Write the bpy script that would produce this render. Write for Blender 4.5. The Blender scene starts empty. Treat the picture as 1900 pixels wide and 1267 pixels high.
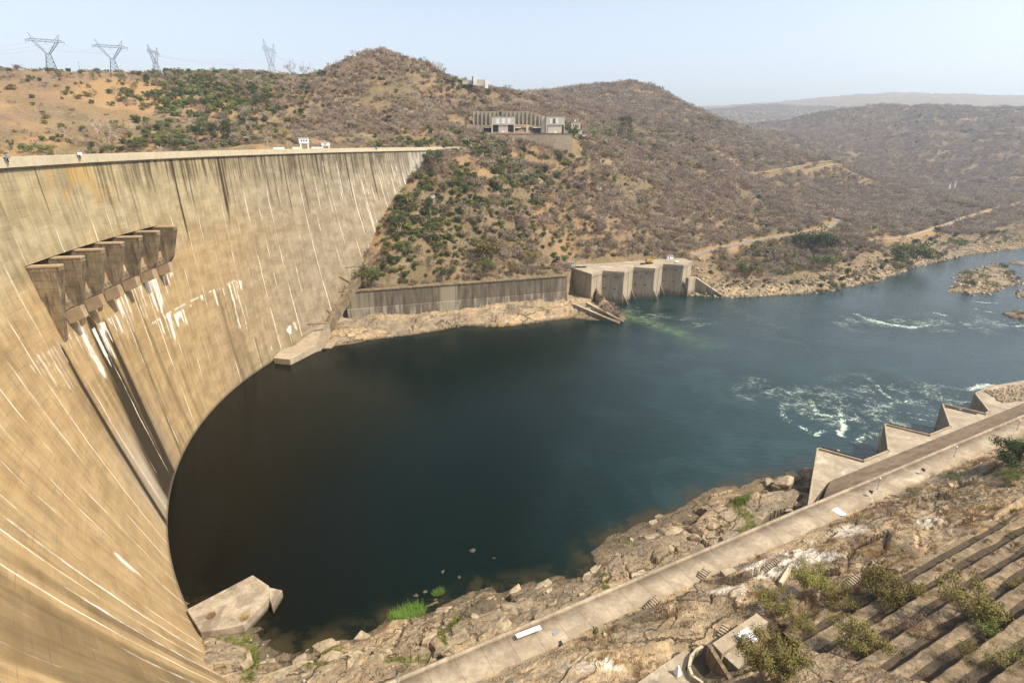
import bpy, bmesh, math, random
import numpy as np
from mathutils import Vector, Matrix
random.seed(7); rng = np.random.default_rng(7)
sc = bpy.context.scene
col = sc.collection
R = math.radians
# ------------------------------------------------------------------ camera model (survey of the photograph)
F, YH, H = 1050.0, 263.0, 115.0
TH = math.atan((633.5 - YH) / F)
def ray(x, y):
    X = (x - 950) / F; Y = (y - 633.5) / F
    return np.array([X, math.cos(TH) - Y*math.sin(TH), -(math.sin(TH) + Y*math.cos(TH))])
def atz(x, y, z):
    d = ray(x, y); t = (z - H) / d[2]
    return d*t + np.array([0, 0, H])
def atd(x, y, D):
    d = ray(x, y); t = D / math.hypot(d[0], d[1])
    return d*t + np.array([0, 0, H])
cam = bpy.data.cameras.new('camera'); camo = bpy.data.objects.new('camera', cam); col.objects.link(camo)
cam.sensor_width = 36; cam.lens = F/1900*36; cam.clip_start = 0.5; cam.clip_end = 40000
camo.location = (0, 0, H); camo.rotation_euler = (math.pi/2 - TH, 0, 0)
sc.camera = camo
# ------------------------------------------------------------------ light
SUN_EL, SUN_H = R(52), np.array([0.927, -0.375])
SUN_AZ = math.atan2(SUN_H[0], SUN_H[1])           # clockwise from +Y
w = bpy.data.worlds.new("World"); sc.world = w; w.use_nodes = True
nt = w.node_tree; bgn = nt.nodes['Background']
sky = nt.nodes.new('ShaderNodeTexSky'); sky.sky_type = 'NISHITA'; sky.sun_disc = False
sky.sun_elevation = SUN_EL; sky.sun_rotation = SUN_AZ
sky.air_density = 1.0; sky.dust_density = 2.6; sky.ozone_density = 1.0; sky.altitude = 500
hsv = nt.nodes.new('ShaderNodeHueSaturation'); hsv.inputs['Saturation'].default_value = 0.58; nt.links.new(sky.outputs[0], hsv.inputs['Color']); nt.links.new(hsv.outputs[0], bgn.inputs[0]); bgn.inputs[1].default_value = 0.15
sl = bpy.data.lights.new('sun', 'SUN'); sl.energy = 4.9; sl.angle = R(0.5); sl.color = (1.0, 0.91, 0.76)
slo = bpy.data.objects.new('sun', sl); col.objects.link(slo)
sd_ = Vector((SUN_H[0]*math.cos(SUN_EL), SUN_H[1]*math.cos(SUN_EL), math.sin(SUN_EL)))
slo.rotation_euler = sd_.to_track_quat('Z', 'Y').to_euler(); slo.location = (300, -300, 600)
vs = sc.view_settings; vs.view_transform = 'Standard'; vs.look = 'None'; vs.exposure = 0.62; vs.gamma = 1
cy = sc.cycles
cy.max_bounces = 6; cy.diffuse_bounces = 2; cy.glossy_bounces = 2; cy.transmission_bounces = 2; cy.volume_bounces = 1
cy.transparent_max_bounces = 8; cy.caustics_reflective = False; cy.caustics_refractive = False
cy.use_denoising = True; cy.denoising_prefilter = 'NONE'
# ------------------------------------------------------------------ numpy noise
def _h(ix, iy, s):
    n = (ix.astype(np.int64)*374761393 + iy.astype(np.int64)*668265263 + s*974634721) & 0x7fffffff
    n = ((n ^ (n >> 13)) * 1274126177) & 0x7fffffff
    n = ((n ^ (n >> 16)) * 2246822519) & 0x7fffffff
    return ((n ^ (n >> 15)) & 0xffffff) / float(0xffffff)
def vnoise(x, y, s=0):
    ix = np.floor(x); iy = np.floor(y); fx = x-ix; fy = y-iy
    fx = fx*fx*fx*(fx*(fx*6-15)+10); fy = fy*fy*fy*(fy*(fy*6-15)+10)
    a = _h(ix, iy, s); b = _h(ix+1, iy, s); c = _h(ix, iy+1, s); d = _h(ix+1, iy+1, s)
    return (a+(b-a)*fx)*(1-fy) + (c+(d-c)*fx)*fy
def fbm(x, y, o=4, s=0, g=0.5):
    r = 0; A = 1; t = 0
    for k in range(o):
        r = r + A*vnoise(x*2**k + 17.3*k, y*2**k - 9.1*k, s+k); t += A; A *= g
    return r/t - 0.5
def worley(x, y, s=0):
    ix = np.floor(x); iy = np.floor(y)
    f1 = np.full(x.shape, 9.0); f2 = f1.copy(); idv = np.zeros(x.shape); gx = idv.copy(); gy = idv.copy()
    for dx in (-1, 0, 1):
        for dy in (-1, 0, 1):
            cx = ix+dx; cy_ = iy+dy
            px = cx + _h(cx, cy_, s); py = cy_ + _h(cx, cy_, s+1)
            d = np.hypot(px-x, py-y); m = d < f1
            f2 = np.where(m, f1, np.minimum(f2, d)); f1 = np.where(m, d, f1)
            idv = np.where(m, _h(cx, cy_, s+2), idv); gx = np.where(m, x-px, gx); gy = np.where(m, y-py, gy)
    return f1, f2, idv, gx, gy
def sstep(a, b, x):
    t = np.clip((x-a)/(b-a), 0, 1); return t*t*(3-2*t)
# ------------------------------------------------------------------ object helpers
def tag(o, label=None, cat=None, group=None, kind=None):
    if label: o['label'] = label
    if cat: o['category'] = cat
    if group: o['group'] = group
    if kind: o['kind'] = kind
    return o
def empty(name, loc, label, cat, group=None, rz=0.0):
    o = bpy.data.objects.new(name, None); col.objects.link(o); o.location = loc; o.rotation_euler = (0, 0, rz)
    o.empty_display_size = 0.5
    return tag(o, label, cat, group)
def link(name, me, parent=None, loc=None):
    o = bpy.data.objects.new(name, me); col.objects.link(o)
    if parent: o.parent = parent
    if loc is not None: o.location = loc
    return o
class MB:
    """collects shapes, build() links them as one mesh object"""
    def __init__(s): s.v = []; s.f = []; s.m = []
    def add(s, vs_, fs, mi=0):
        n = len(s.v); s.v += [tuple(map(float, v)) for v in vs_]; s.f += [tuple(i+n for i in f) for f in fs]; s.m += [mi]*len(fs)
        return s
    def hexa(s, p, mi=0):      # 8 points: bottom ring then top ring
        return s.add(p, [(3,2,1,0),(4,5,6,7),(0,1,5,4),(1,2,6,5),(2,3,7,6),(3,0,4,7)], mi)
    def box(s, c, d, rz=0.0, mi=0):
        cx, cy_, cz = c; hx, hy, hz = d[0]/2, d[1]/2, d[2]/2; ca, sa = math.cos(rz), math.sin(rz)
        q = [(-hx,-hy),(hx,-hy),(hx,hy),(-hx,hy)]
        q = [(cx+x*ca-y*sa, cy_+x*sa+y*ca) for x, y in q]
        return s.hexa([(x, y, cz-hz) for x, y in q]+[(x, y, cz+hz) for x, y in q], mi)
    def prism(s, poly, z0, z1, mi=0):
        n = len(poly); a = sum(poly[i][0]*poly[(i+1)%n][1]-poly[(i+1)%n][0]*poly[i][1] for i in range(n))
        if a < 0: poly = poly[::-1]
        z0f = z0 if callable(z0) else (lambda x, y: z0); z1f = z1 if callable(z1) else (lambda x, y: z1)
        vs_ = [(p[0], p[1], z0f(p[0], p[1])) for p in poly]+[(p[0], p[1], z1f(p[0], p[1])) for p in poly]
        return s.add(vs_, [tuple(range(n-1,-1,-1)), tuple(range(n, 2*n))]+[(i,(i+1)%n,n+(i+1)%n,n+i) for i in range(n)], mi)
    def bar(s, a, b, r, n=4, r2=None, mi=0):
        a = Vector(a); b = Vector(b); d = b-a
        if d.length < 1e-6: return s
        d.normalize(); u = d.orthogonal().normalized(); w_ = d.cross(u); r2 = r if r2 is None else r2
        vs_ = [a+(u*math.cos(2*math.pi*k/n)+w_*math.sin(2*math.pi*k/n))*r for k in range(n)] + \
              [b+(u*math.cos(2*math.pi*k/n)+w_*math.sin(2*math.pi*k/n))*r2 for k in range(n)]
        return s.add(vs_, [(k,(k+1)%n,n+(k+1)%n,n+k) for k in range(n)]+[tuple(range(n-1,-1,-1)), tuple(range(n,2*n))], mi)
    def tube(s, pts, r, n=5, mi=0):
        for a, b in zip(pts[:-1], pts[1:]): s.bar(a, b, r, n, mi=mi)
        return s
    def sphere(s, c, r, nu=10, nv=6, sz=1.0, mi=0):
        vs_ = [(c[0], c[1], c[2]-r*sz)]
        for j in range(1, nv):
            t = -math.pi/2+math.pi*j/nv
            vs_ += [(c[0]+r*math.cos(t)*math.cos(2*math.pi*i/nu), c[1]+r*math.cos(t)*math.sin(2*math.pi*i/nu), c[2]+r*sz*math.sin(t)) for i in range(nu)]
        vs_.append((c[0], c[1], c[2]+r*sz)); L = len(vs_)-1
        fs = [(0, 1+(i+1)%nu, 1+i) for i in range(nu)]
        for j in range(nv-2):
            fs += [(1+j*nu+i, 1+j*nu+(i+1)%nu, 1+(j+1)*nu+(i+1)%nu, 1+(j+1)*nu+i) for i in range(nu)]
        fs += [(L, 1+(nv-2)*nu+i, 1+(nv-2)*nu+(i+1)%nu) for i in range(nu)]
        return s.add(vs_, fs, mi)
    def mesh(s, name, mats, smooth=False):
        me = bpy.data.meshes.new(name); me.from_pydata(s.v, [], s.f)
        for m in (mats if isinstance(mats, (list, tuple)) else [mats]): me.materials.append(m)
        if any(s.m): me.polygons.foreach_set('material_index', s.m)
        if smooth: me.polygons.foreach_set('use_smooth', [True]*len(s.f))
        me.update(); return me
    def build(s, name, mats, parent=None, smooth=False, loc=None, bevel=0.0):
        o = link(name, s.mesh(name, mats, smooth), parent, loc)
        if bevel:
            md = o.modifiers.new('bevel', 'BEVEL'); md.width = bevel; md.segments = 2; md.limit_method = 'ANGLE'
        return o
def grid_mesh(name, V, nr, nc, mats, smooth=True, attrs=None, keep=None, uv=None):
    idx = np.arange(nr*nc).reshape(nr, nc)
    q = np.stack([idx[:-1,:-1], idx[:-1,1:], idx[1:,1:], idx[1:,:-1]], -1).reshape(-1, 4)
    if keep is not None: q = q[keep.reshape(-1)]
    me = bpy.data.meshes.new(name)
    me.vertices.add(len(V)); me.vertices.foreach_set('co', np.ascontiguousarray(V, np.float32).ravel())
    me.loops.add(len(q)*4); me.loops.foreach_set('vertex_index', q.ravel().astype(np.int32))
    me.polygons.add(len(q)); me.polygons.foreach_set('loop_start', (np.arange(len(q))*4).astype(np.int32))
    me.polygons.foreach_set('loop_total', np.full(len(q), 4, np.int32))
    me.update(calc_edges=True); me.validate()
    if smooth: me.polygons.foreach_set('use_smooth', np.ones(len(q), bool))
    for k, A in (attrs or {}).items():
        at = me.attributes.new(k, 'FLOAT_COLOR', 'POINT'); at.data.foreach_set('color', np.ascontiguousarray(A, np.float32).ravel())
    if uv is not None:
        ul = me.uv_layers.new(name='UVMap'); ul.data.foreach_set('uv', np.ascontiguousarray(uv[q.ravel()], np.float32).ravel())
    for m in (mats if isinstance(mats, (list, tuple)) else [mats]): me.materials.append(m)
    return me
# ------------------------------------------------------------------ material helpers
class NT:
    def __init__(s, name, rough=0.9, spec=0.25):
        s.m = bpy.data.materials.new(name); s.m.use_nodes = True; s.t = s.m.node_tree
        s.p = s.t.nodes['Principled BSDF']; s.p.inputs['Roughness'].default_value = rough
        s.p.inputs['Specular IOR Level'].default_value = spec
    def n(s, t, **kw):
        k = s.t.nodes.new(t)
        for a, b in kw.items(): setattr(k, a, b)
        return k
    def set(s, sock, v):
        if isinstance(v, bpy.types.NodeSocket): s.t.links.new(v, sock)
        elif isinstance(v, (int, float)):
            try: sock.default_value = v
            except Exception: sock.default_value = (v, v, v)
        else:
            v = tuple(v); sock.default_value = v + (1.0,) if len(v) == 3 and len(sock.default_value) == 4 else v
    def pos(s): return s.n('ShaderNodeNewGeometry').outputs['Position']
    def obj(s): return s.n('ShaderNodeTexCoord').outputs['Object']
    def uv(s): return s.n('ShaderNodeTexCoord').outputs['UV']
    def rnd(s): return s.n('ShaderNodeObjectInfo').outputs['Random']
    def math(s, op, a, b=0.0, c=0.0, clamp=False):
        k = s.n('ShaderNodeMath', operation=op, use_clamp=clamp); s.set(k.inputs[0], a); s.set(k.inputs[1], b); s.set(k.inputs[2], c); return k.outputs[0]
    def vec(s, op, a, b=(0, 0, 0)):
        k = s.n('ShaderNodeVectorMath', operation=op); s.set(k.inputs[0], a)
        if op == 'SCALE': s.set(k.inputs['Scale'], b)
        else: s.set(k.inputs[1], b)
        return k.outputs['Value'] if op in ('LENGTH', 'DOT_PRODUCT') else k.outputs[0]
    def sep(s, v): k = s.n('ShaderNodeSeparateXYZ'); s.set(k.inputs[0], v); return k.outputs
    def comb(s, x, y, z=0.0):
        k = s.n('ShaderNodeCombineXYZ'); s.set(k.inputs[0], x); s.set(k.inputs[1], y); s.set(k.inputs[2], z); return k.outputs[0]
    def noise(s, v, scale, detail=4, rough=0.55, dist=0.0):
        k = s.n('ShaderNodeTexNoise'); s.set(k.inputs['Vector'], v); k.inputs['Scale'].default_value = scale
        k.inputs['Detail'].default_value = detail; k.inputs['Roughness'].default_value = rough; k.inputs['Distortion'].default_value = dist
        return k.outputs[0]
    def voro(s, v, scale, feature='F1', out='Distance'):
        k = s.n('ShaderNodeTexVoronoi', feature=feature); s.set(k.inputs['Vector'], v); k.inputs['Scale'].default_value = scale
        return k.outputs[out]
    def mapr(s, v, a, b, c=0.0, d=1.0, smooth=True):
        k = s.n('ShaderNodeMapRange', interpolation_type='SMOOTHSTEP' if smooth else 'LINEAR')
        s.set(k.inputs[0], v)
        for i, q in enumerate((a, b, c, d)): s.set(k.inputs[i+1], q)
        return k.outputs[0]
    def mix(s, f, a, b, mode='MIX'):
        k = s.n('ShaderNodeMix', data_type='RGBA', blend_type=mode); s.set(k.inputs[0], f); s.set(k.inputs[6], a); s.set(k.inputs[7], b); return k.outputs[2]
    def attr(s, name, out='Color'): k = s.n('ShaderNodeAttribute', attribute_name=name); return k.outputs[out]
    def sepc(s, c): k = s.n('ShaderNodeSeparateColor'); s.set(k.inputs[0], c); return k.outputs
    def bump(s, h, strength=0.5, dist=0.3, normal=None):
        k = s.n('ShaderNodeBump'); k.inputs['Strength'].default_value = strength; k.inputs['Distance'].default_value = dist
        s.set(k.inputs['Height'], h)
        if normal is not None: s.set(k.inputs['Normal'], normal)
        return k.outputs[0]
    def done(s, color=None, rough=None, normal=None, **kw):
        if color is not None: s.set(s.p.inputs['Base Color'], color)
        if rough is not None: s.set(s.p.inputs['Roughness'], rough)
        if normal is not None: s.set(s.p.inputs['Normal'], normal)
        for k, v in kw.items(): s.set(s.p.inputs[k.replace('_', ' ')], v)
        return s.m
def simple(name, c, rough=0.85, var=0.25, scale=1.5, c2=None, bump=0.0, metal=0.0, spec=0.25):
    t = NT(name, rough, spec); g = t.pos(); n1 = t.noise(g, scale, 5, 0.6); n2 = t.noise(g, scale*0.13, 3)
    f = t.mapr(t.math('ADD', t.math('MULTIPLY', n1, 0.6), t.math('MULTIPLY', n2, 0.4)), 0.3, 0.7)
    if c2 is None: c2 = tuple(q*(1-var) for q in c)
    kw = {'Metallic': metal} if metal else {}
    return t.done(t.mix(f, c2, c), None, t.bump(n1, 0.4, bump) if bump else None, **kw)
# ================================================================== DAM SURFACE
C1 = np.array([255., 240.]); R1 = 400.; C0 = np.array([65., 252.]); R0 = 202.; ZC = 108.4; PW = 1.5
def face(phi, z, out=0.0):
    """point of the downstream face; phi, z may be arrays; out = metres proud of the face (towards downstream)"""
    phi = np.asarray(phi, float); z = np.asarray(z, float)
    ex, ey = np.cos(phi), np.sin(phi); ax = C1[0]+R1*ex; ay = C1[1]+R1*ey
    rx = ax-C0[0]; ry = ay-C0[1]; b = -(rx*ex+ry*ey); c = rx*rx+ry*ry-R0*R0
    t = -b-np.sqrt(np.maximum(b*b-c, 0)); s = np.clip(1-z/ZC, -.2, 1.3)
    off = t*np.sign(s)*np.abs(s)**PW + out
    return np.stack([ax-ex*off, ay-ey*off, z+0*off], -1)
# ================================================================== TERRAIN
def ab(x, y): return (x-1)*.888+(y-95)*.459, (x-1)*.459-(y-95)*.888
def xy(a, b): return 1+a*.888+b*.459, 95+a*.459-b*.888
ctl = []
def cz(*pts): ctl.extend([atz(x, y, z) for x, y, z in pts])
def cd(*pts): ctl.extend([atd(x, y, D) for x, y, D in pts])
# abutment of the dam on the far bank
for ph, z in [(143.0,108.6),(144.1,104.1),(148.6,85.2),(151.5,73),(154.2,61.6),(157.1,42.0),(160.3,26),(165.1,6.5),(171.7,-1)]:
    ctl.append(face(R(ph), z)); e = np.array([math.cos(R(ph)), math.sin(R(ph)), 0]); ctl.append(face(R(ph), z) + e*25)
# shore
far_shore = [(515,668),(580,645),(640,640),(700,630),(740,625),(800,616),(860,605),(950,605),(1060,590),(1150,598),(1165,592)]
far_bank = [(1285,548),(1345,552),(1400,551),(1450,548),(1500,545),(1540,540),(1590,528),(1620,525),(1680,503),(1720,490),(1800,472),(1900,460)]
cz(*[(x, y, 0) for x, y in far_shore]); cz(*[(x, y, 0) for x, y in far_bank])
cz((700,600,5),(850,590,6),(960,575,8),(1030,560,8))
# behind the far training wall and the outlet deck
cz((650,538,24),(750,530,24),(850,522,24),(950,514,24),(1045,506,24)); cz((1060,490,23.2),(1150,487,23.2),(1290,476,23.4))
# slope below the powerhouse
cd((720,490,392),(780,430,412),(860,440,425),(830,365,445),(900,360,458),(1000,360,490),(1060,430,468),(950,440,440),(1000,300,545),(900,300,500),(1100,350,545),(1150,420,500),(1200,440,497))
cz((830,279,108),(760,272,109),(860,272,110),(950,268,112))
cd((690,265,520),(640,268,505),(560,270,480),(480,272,450))
# powerhouse bench, hill above
cd((880,248,575),(960,252,560),(1040,255,570),(1090,262,600),(880,200,640),(960,190,680),(1040,200,720))
cd((850,150,700),(880,160,700),(940,165,740),(1010,178,900))
# big hill behind the dam
cd((720,97,760),(680,99,760),(650,108,755),(620,122,750),(580,144,745),(790,114,740),(830,146,720),(720,180,650),(620,200,640),(800,190,640),(720,240,560),(600,240,560),(820,240,545))
for p in [(720,97,900),(620,125,900),(800,140,880)]: q = atd(*p); q[2] -= 60; ctl.append(q)
# left plateau
cd((0,138,700),(60,134,700),(120,138,700),(170,142,700),(230,146,700),(290,150,700),(350,144,740),(430,140,800),(480,134,820),(540,147,800))
cd((0,210,600),(150,215,600),(300,220,600),(430,220,600),(500,215,600),(0,283,520),(150,280,520),(300,277,520),(430,274,500))
cd((-200,150,700),(-200,280,500),(-500,160,700),(-500,300,450))
for x in (0, 150, 300, 450, 520): q = atd(x, 150, 1000); q[2] -= 10; ctl.append(q)
# valley side downstream of the outlet
road1 = [(1287,474,23.6),(1330,462,24.3),(1380,450,25),(1430,442,26),(1480,434,27.5),(1525,426,29),(1552,416,30),(1556,408,30.5),(1530,402,32)]
road2 = [(1610,446,18),(1650,444,18),(1690,438,19),(1740,422,20),(1790,404,21),(1830,392,22),(1860,385,23),(1905,374,25)]
cz(*road1); cz(*road2)
cz((1400,500,8),(1450,505,7),(1350,520,5),(1500,490,9),(1570,480,8),(1640,470,7),(1350,490,16),(1450,470,17))
cd((1200,350,600),(1250,420,545),(1250,350,640),(1330,400,620),(1330,330,740),(1400,390,690),(1400,350,770),(1400,300,950),(1250,290,780),(1170,300,720),(1120,280,640),(1480,370,870),(1480,330,1000),(1560,370,980),(1560,340,1080),(1640,400,900),(1640,370,1050),(1720,390,980),(1730,365,1200))
cd((1170,240,850),(1250,240,900),(1330,270,950),(1400,262,1150),(1480,290,1150))
cd((1170,157,1300),(1100,160,1270),(1045,174,1200),(1220,168,1320),(1260,188,1320),(1290,208,1300),(1330,226,1300),(1380,240,1350),(1110,200,1000),(1200,200,1080),(1280,240,1080))
for p in [(1170,157,1600),(1280,200,1600),(1060,170,1500)]: q = atd(*p); q[2] -= 70; ctl.append(q)
cd((1420,268,1500),(1440,250,1700),(1500,310,1500),(1560,310,1450),(1640,330,1500),(1720,345,1450),(1800,362,1350),(1900,368,1350))
cd((1480,236,2300),(1520,218,2400),(1560,206,2450),(1620,195,2500),(1700,200,2600),(1780,211,2650),(1840,202,2500),(1900,204,2500),(2000,210,2500),(1600,260,1900),(1700,260,1950),(1800,270,1900),(1900,270,1850),(1560,240,2100),(1850,235,2100))
for x, D in ((1560,3000),(1700,3200),(1850,3100)): q = atd(x, 215, D); q[2] -= 110; ctl.append(q)
cd((1300,230,1900),(1340,238,2000),(1380,246,1950),(1420,255,2050),(1445,250,2250),(1280,207,4200),(1350,205,4300),(1420,213,4200),(1480,209,4500),(1540,198,4700))
cd((1200,200,7000),(1290,197,7000),(1380,196,7000),(1440,190,7200),(1500,182,7200),(1560,179,7500),(1640,174,7500),(1700,173,7500),(1760,176,7500),(1820,180,7500),(1900,180,7500),(2050,182,7500),(1400,198,5000),(1600,205,5000),(1900,205,5000))
for x in (300, 700, 1000): q = atd(x, 262, 5000); q[2] -= 40; ctl.append(q)
for x in (1300, 1600, 1900): q = atd(x, 215, 10000); q[2] -= 100; ctl.append(q)
road3 = [atd(*p) for p in [(1385,326,880),(1450,314,960),(1500,305,1040),(1540,299,1090),(1558,303,1095)]]; road4 = [atd(*p) for p in [(1558,303,1095),(1530,309,1060),(1480,318,980),(1420,331,900)]]; ctl += road3+road4[1:]
CT = np.array(ctl); _, ui = np.unique(CT[:, :2].round(1), axis=0, return_index=True); CT = CT[ui]
def _rbf_fit(P, z, lam=1.5):
    S = 100.0; X = P/S; n = len(X)
    D = np.hypot(X[:, None, 0]-X[None, :, 0], X[:, None, 1]-X[None, :, 1])
    A = np.zeros((n+3, n+3)); A[:n, :n] = -D + np.eye(n)*lam/100; A[:n, n] = 1; A[:n, n+1:] = X; A[n:, :n] = A[:n, n:].T
    b = np.zeros(n+3); b[:n] = z
    return X, np.linalg.solve(A, b)
_X, _W = _rbf_fit(CT[:, :2], CT[:, 2])
def rbf(x, y):
    sh = x.shape; x = x.ravel()/100; y = y.ravel()/100; o = np.empty(x.size); n = len(_X)
    for i in range(0, x.size, 20000):
        xs = x[i:i+20000]; ys = y[i:i+20000]
        D = np.hypot(xs[:, None]-_X[None, :, 0], ys[:, None]-_X[None, :, 1])
        o[i:i+20000] = -(D @ _W[:n]) + _W[n] + xs*_W[n+1] + ys*_W[n+2]
    return o.reshape(sh)
# ---- water outline in plan
near_shore = [(340,1118),(360,1150),(385,1172),(430,1168),(465,1172),(485,1190),(508,1206),(535,1214),(560,1210),(640,1188),(700,1168),(720,1150),(800,1135),(870,1112),(890,1095),(930,1098),(1010,1083),(1090,1066),(1110,1050),(1095,1025),(1150,990),(1200,968),(1250,945),(1310,916),(1370,905),(1400,892),(1430,882),(1490,888)]
base_arc = [face(R(p), 0.0, -9 if p < 199 else -3)[:2] for p in np.arange(166, 205, 3)]
WP = [atz(x, y, 0)[:2] for x, y in far_shore[1:]] + [np.array(p) for p in [(62,412),(72,424),(95,432),(120,446),(140,456)]] + [atz(x, y, 0)[:2] for x, y in far_bank] + \
     [np.array(p) for p in [(700,735),(1000,960),(1500,1250),(1500,1100),(1000,830),(700,600),(560,480),(420,350),(320,285),(245,240),(200,226),(190,222),(180,198),(150,202),(142,190),(120,178),(108,184),(101,172)]] + \
     [atz(x, y, 0)[:2] for x, y in near_shore[::-1]] + [p for p in base_arc[::-1]]
WP = np.array(WP)
def polysd(x, y, P):
    d = np.full(x.shape, 1e9); ins = np.zeros(x.shape, bool); n = len(P)
    for i in range(n):
        ax, ay = P[i]; bx, by = P[(i+1) % n]; ex, ey = bx-ax, by-ay
        t = np.clip(((x-ax)*ex+(y-ay)*ey)/max(ex*ex+ey*ey, 1e-9), 0, 1)
        d = np.minimum(d, np.hypot(x-ax-t*ex, y-ay-t*ey))
        if ay != by: ins ^= ((ay > y) != (by > y)) & (x < ex*(y-ay)/(by-ay)+ax)
    return np.where(ins, -d, d)
def pldist(x, y, P):
    d = np.full(x.shape, 1e9); zz = np.zeros(x.shape)
    for p, q in zip(P[:-1], P[1:]):
        ex, ey = q[0]-p[0], q[1]-p[1]; t = np.clip(((x-p[0])*ex+(y-p[1])*ey)/max(ex*ex+ey*ey, 1e-9), 0, 1)
        dd = np.hypot(x-p[0]-t*ex, y-p[1]-t*ey); m = dd < d
        d = np.where(m, dd, d); zz = np.where(m, p[2]+t*(q[2]-p[2]), zz)
    return d, zz
CL = [(-900,245),(-130,240),(60,270),(200,330),(400,470),(600,580),(1000,900),(1500,1180),(9000,6000)]   # river axis
def nearside(x, y):
    yy = np.interp(x, [p[0] for p in CL], [p[1] for p in CL]); return y < yy
ISL = [[(1757,541),(1775,520),(1788,506),(1815,500),(1838,490),(1860,494),(1880,510),(1893,520),(1880,530),(1860,533),(1835,545),(1800,546)],
       [(1856,583),(1878,576),(1905,574),(1905,594),(1880,592)],[(1880,545),(1910,535),(1915,548),(1895,552)],[(1868,490),(1885,484),(1910,486),(1905,494)]]
ISLW = [np.array([atz(x, y, 0)[:2] for x, y in I]) for I in ISL]
roads = [np.array([atz(*p) for p in road1]), np.array([atz(*p) for p in road2]),
         np.array(road3), np.array(road4), np.array([atd(*p) for p in [(804,368,440),(830,365,445),(900,361,458),(1000,359,490)]])]
ROADW = [5.5, 5.0, 4.5, 4.5, 2.2]
MOSS = [([(1388,922),(1362,948)],2.2),([(1362,948),(1385,968),(1395,985)],1.8),([(1395,985),(1360,1015)],.9),([(1165,990),(1178,1003)],1.3),([(1115,1070),(1125,1105)],1.0),([(622,1200),(600,1228),(585,1242)],2.2),([(860,1140),(845,1170),(815,1195),(825,1215)],1.1),([(455,1172),(470,1200),(460,1262)],1.6),([(400,1180),(450,1195)],.9),([(505,1235),(515,1262)],.6),([(720,1240),(790,1232)],1.2),([(1390,960),(1330,990)],.5)]
def terrain(x, y):
    """height and zone colours (R rock, G olive scrub litter, B white rock, A bare soil)"""
    sd = polysd(x, y, WP); D = np.hypot(x, y)
    sdn = sd + 3.0*fbm(x/9, y/9, 3, 5)*sstep(1200, 300, D)
    z = rbf(x, y)
    # relief on the far hills: gullies and small bumps
    am = sstep(260, 600, D)*sstep(0, 60, sd)*(1+2.2*sstep(1500, 4000, D))
    z = z + am*(7*fbm(x/90, y/90, 4, 11) + 3.2*fbm(x/22, y/22, 3, 12)) + sstep(0, 25, sd)*1.2*fbm(x/7, y/7, 3, 13)
    z = z + sstep(900, 2500, D)*sstep(0, 200, sd)*18*(np.abs(fbm(x/420, y/420, 4, 15))*-2+.25)
    z = z + sstep(950, 1500, D)*sstep(3600, 2600, D)*sstep(60, 260, sd)*34*(.12-np.abs(fbm(x/230+.6*fbm(x/300, y/300, 2, 19), y/230, 3, 18)))
    a, b = ab(x, y); nr = nearside(x, y)
    # near bank
    wa_, wb_ = a+5*fbm(x/9, y/9, 3, 3), b+5*fbm(x/9, y/9, 3, 4)
    f1, f2, cid, gx, gy = worley(wa_/17+wb_/40, wb_/7.5-wa_/60, 31)
    g1, g2, did, hx, hy = worley(wa_/4.6+.3*fbm(x/3, y/3, 2, 6), wb_/2.6, 41)
    cv = sstep(.35, .7, vnoise(x/12, y/12, 9))
    crack = 1-(1-sstep(0.0, .11, f2-f1))*(.25+.75*cv)
    slab = (cid-.4)*3.4 + (gx*(cid*2-1)+gy*(did-.5))*1.6 + (did-.5)*1.0*sstep(.38, .6, vnoise(x/14, y/14, 8)) - (1-crack)*1.1
    fine = .55*fbm(wa_/3.5, wb_/1.6, 4, 21) + .9*(.25-np.abs(fbm(wa_/9, wb_/4, 4, 22)))
    shelf = .25 + 4.6*sstep(0, 16, sdn) + 1.0*sstep(10, 40, sd)
    zs = shelf + (slab*1.05 + fine)*sstep(-.5, 5, sdn)
    zs = np.maximum(zs, np.where(sdn > 0, .12+.1*sdn.clip(0, 3), -9))
    tp = 14.3 + np.clip(b-7, 0, 19.5)*.31 + np.clip(b-26.5, 0, 44)*.58 + np.clip(b-66, 0, 120)*.5 - 2.4*sstep(40, 43, a)*sstep(np.where(a < 80, 27, 32), np.where(a < 80, 28.5, 33.5), b)
    rk = (slab*.75 + 2.2*fbm(x/11, y/7, 3, 51) + fine*1.6 + .35*fbm(x/2.2, y/1.8, 3, 52))*sstep(7.5, 12, b)*(1-.75*sstep(26, 34, b)*sstep(30, 45, a))*sstep(140, 90, b)
    hillr = 9*sstep(118, 190, a)*sstep(9, 30, b)
    flat = np.exp(-(((a-24)/22)**4+((b-23)/10)**4))
    zt = tp + rk*(1-.85*flat) + hillr; zt = np.where(b > 7.2, zt*(1-flat)+np.minimum(zt, 18.3)*flat, zt)
    zn = np.where(b < -0.5, zs, np.where(b < 7.2, 13.6, zt))
    # low ground left of the walkway, towards the toe of the dam
    z = np.where(nr & (a < 500), zn, z)
    far_n = nr & (a >= 500); z = np.where(far_n, 14+.12*np.abs(b), z)
    # quay right of the near outlet
    wet = sdn < 0
    depth = -.5-np.minimum(9, -sdn*.32)
    zw = depth + .6*slab*sstep(14, 0, -sdn)*nr
    zf = np.where(nr, z, np.maximum(z, .15+np.minimum(sdn*.35, 4)))
    # far shore shelf of bare rock
    shelfm = (~nr)*sstep(70, 40, np.abs(x+10))*sstep(30, 4, sd)*sstep(-118, -95, x)
    far_lim = 3.2+.13*sd.clip(0, 60)+slab*.8+fine
    cap = (~nr) & (x > -135) & (x < 62) & (sd > 0) & (y < 432) & (z < 22)
    zf = np.where(cap, np.maximum(np.minimum(far_lim*sstep(-1, 8, sd)+.15, 10), .15), zf)
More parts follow.
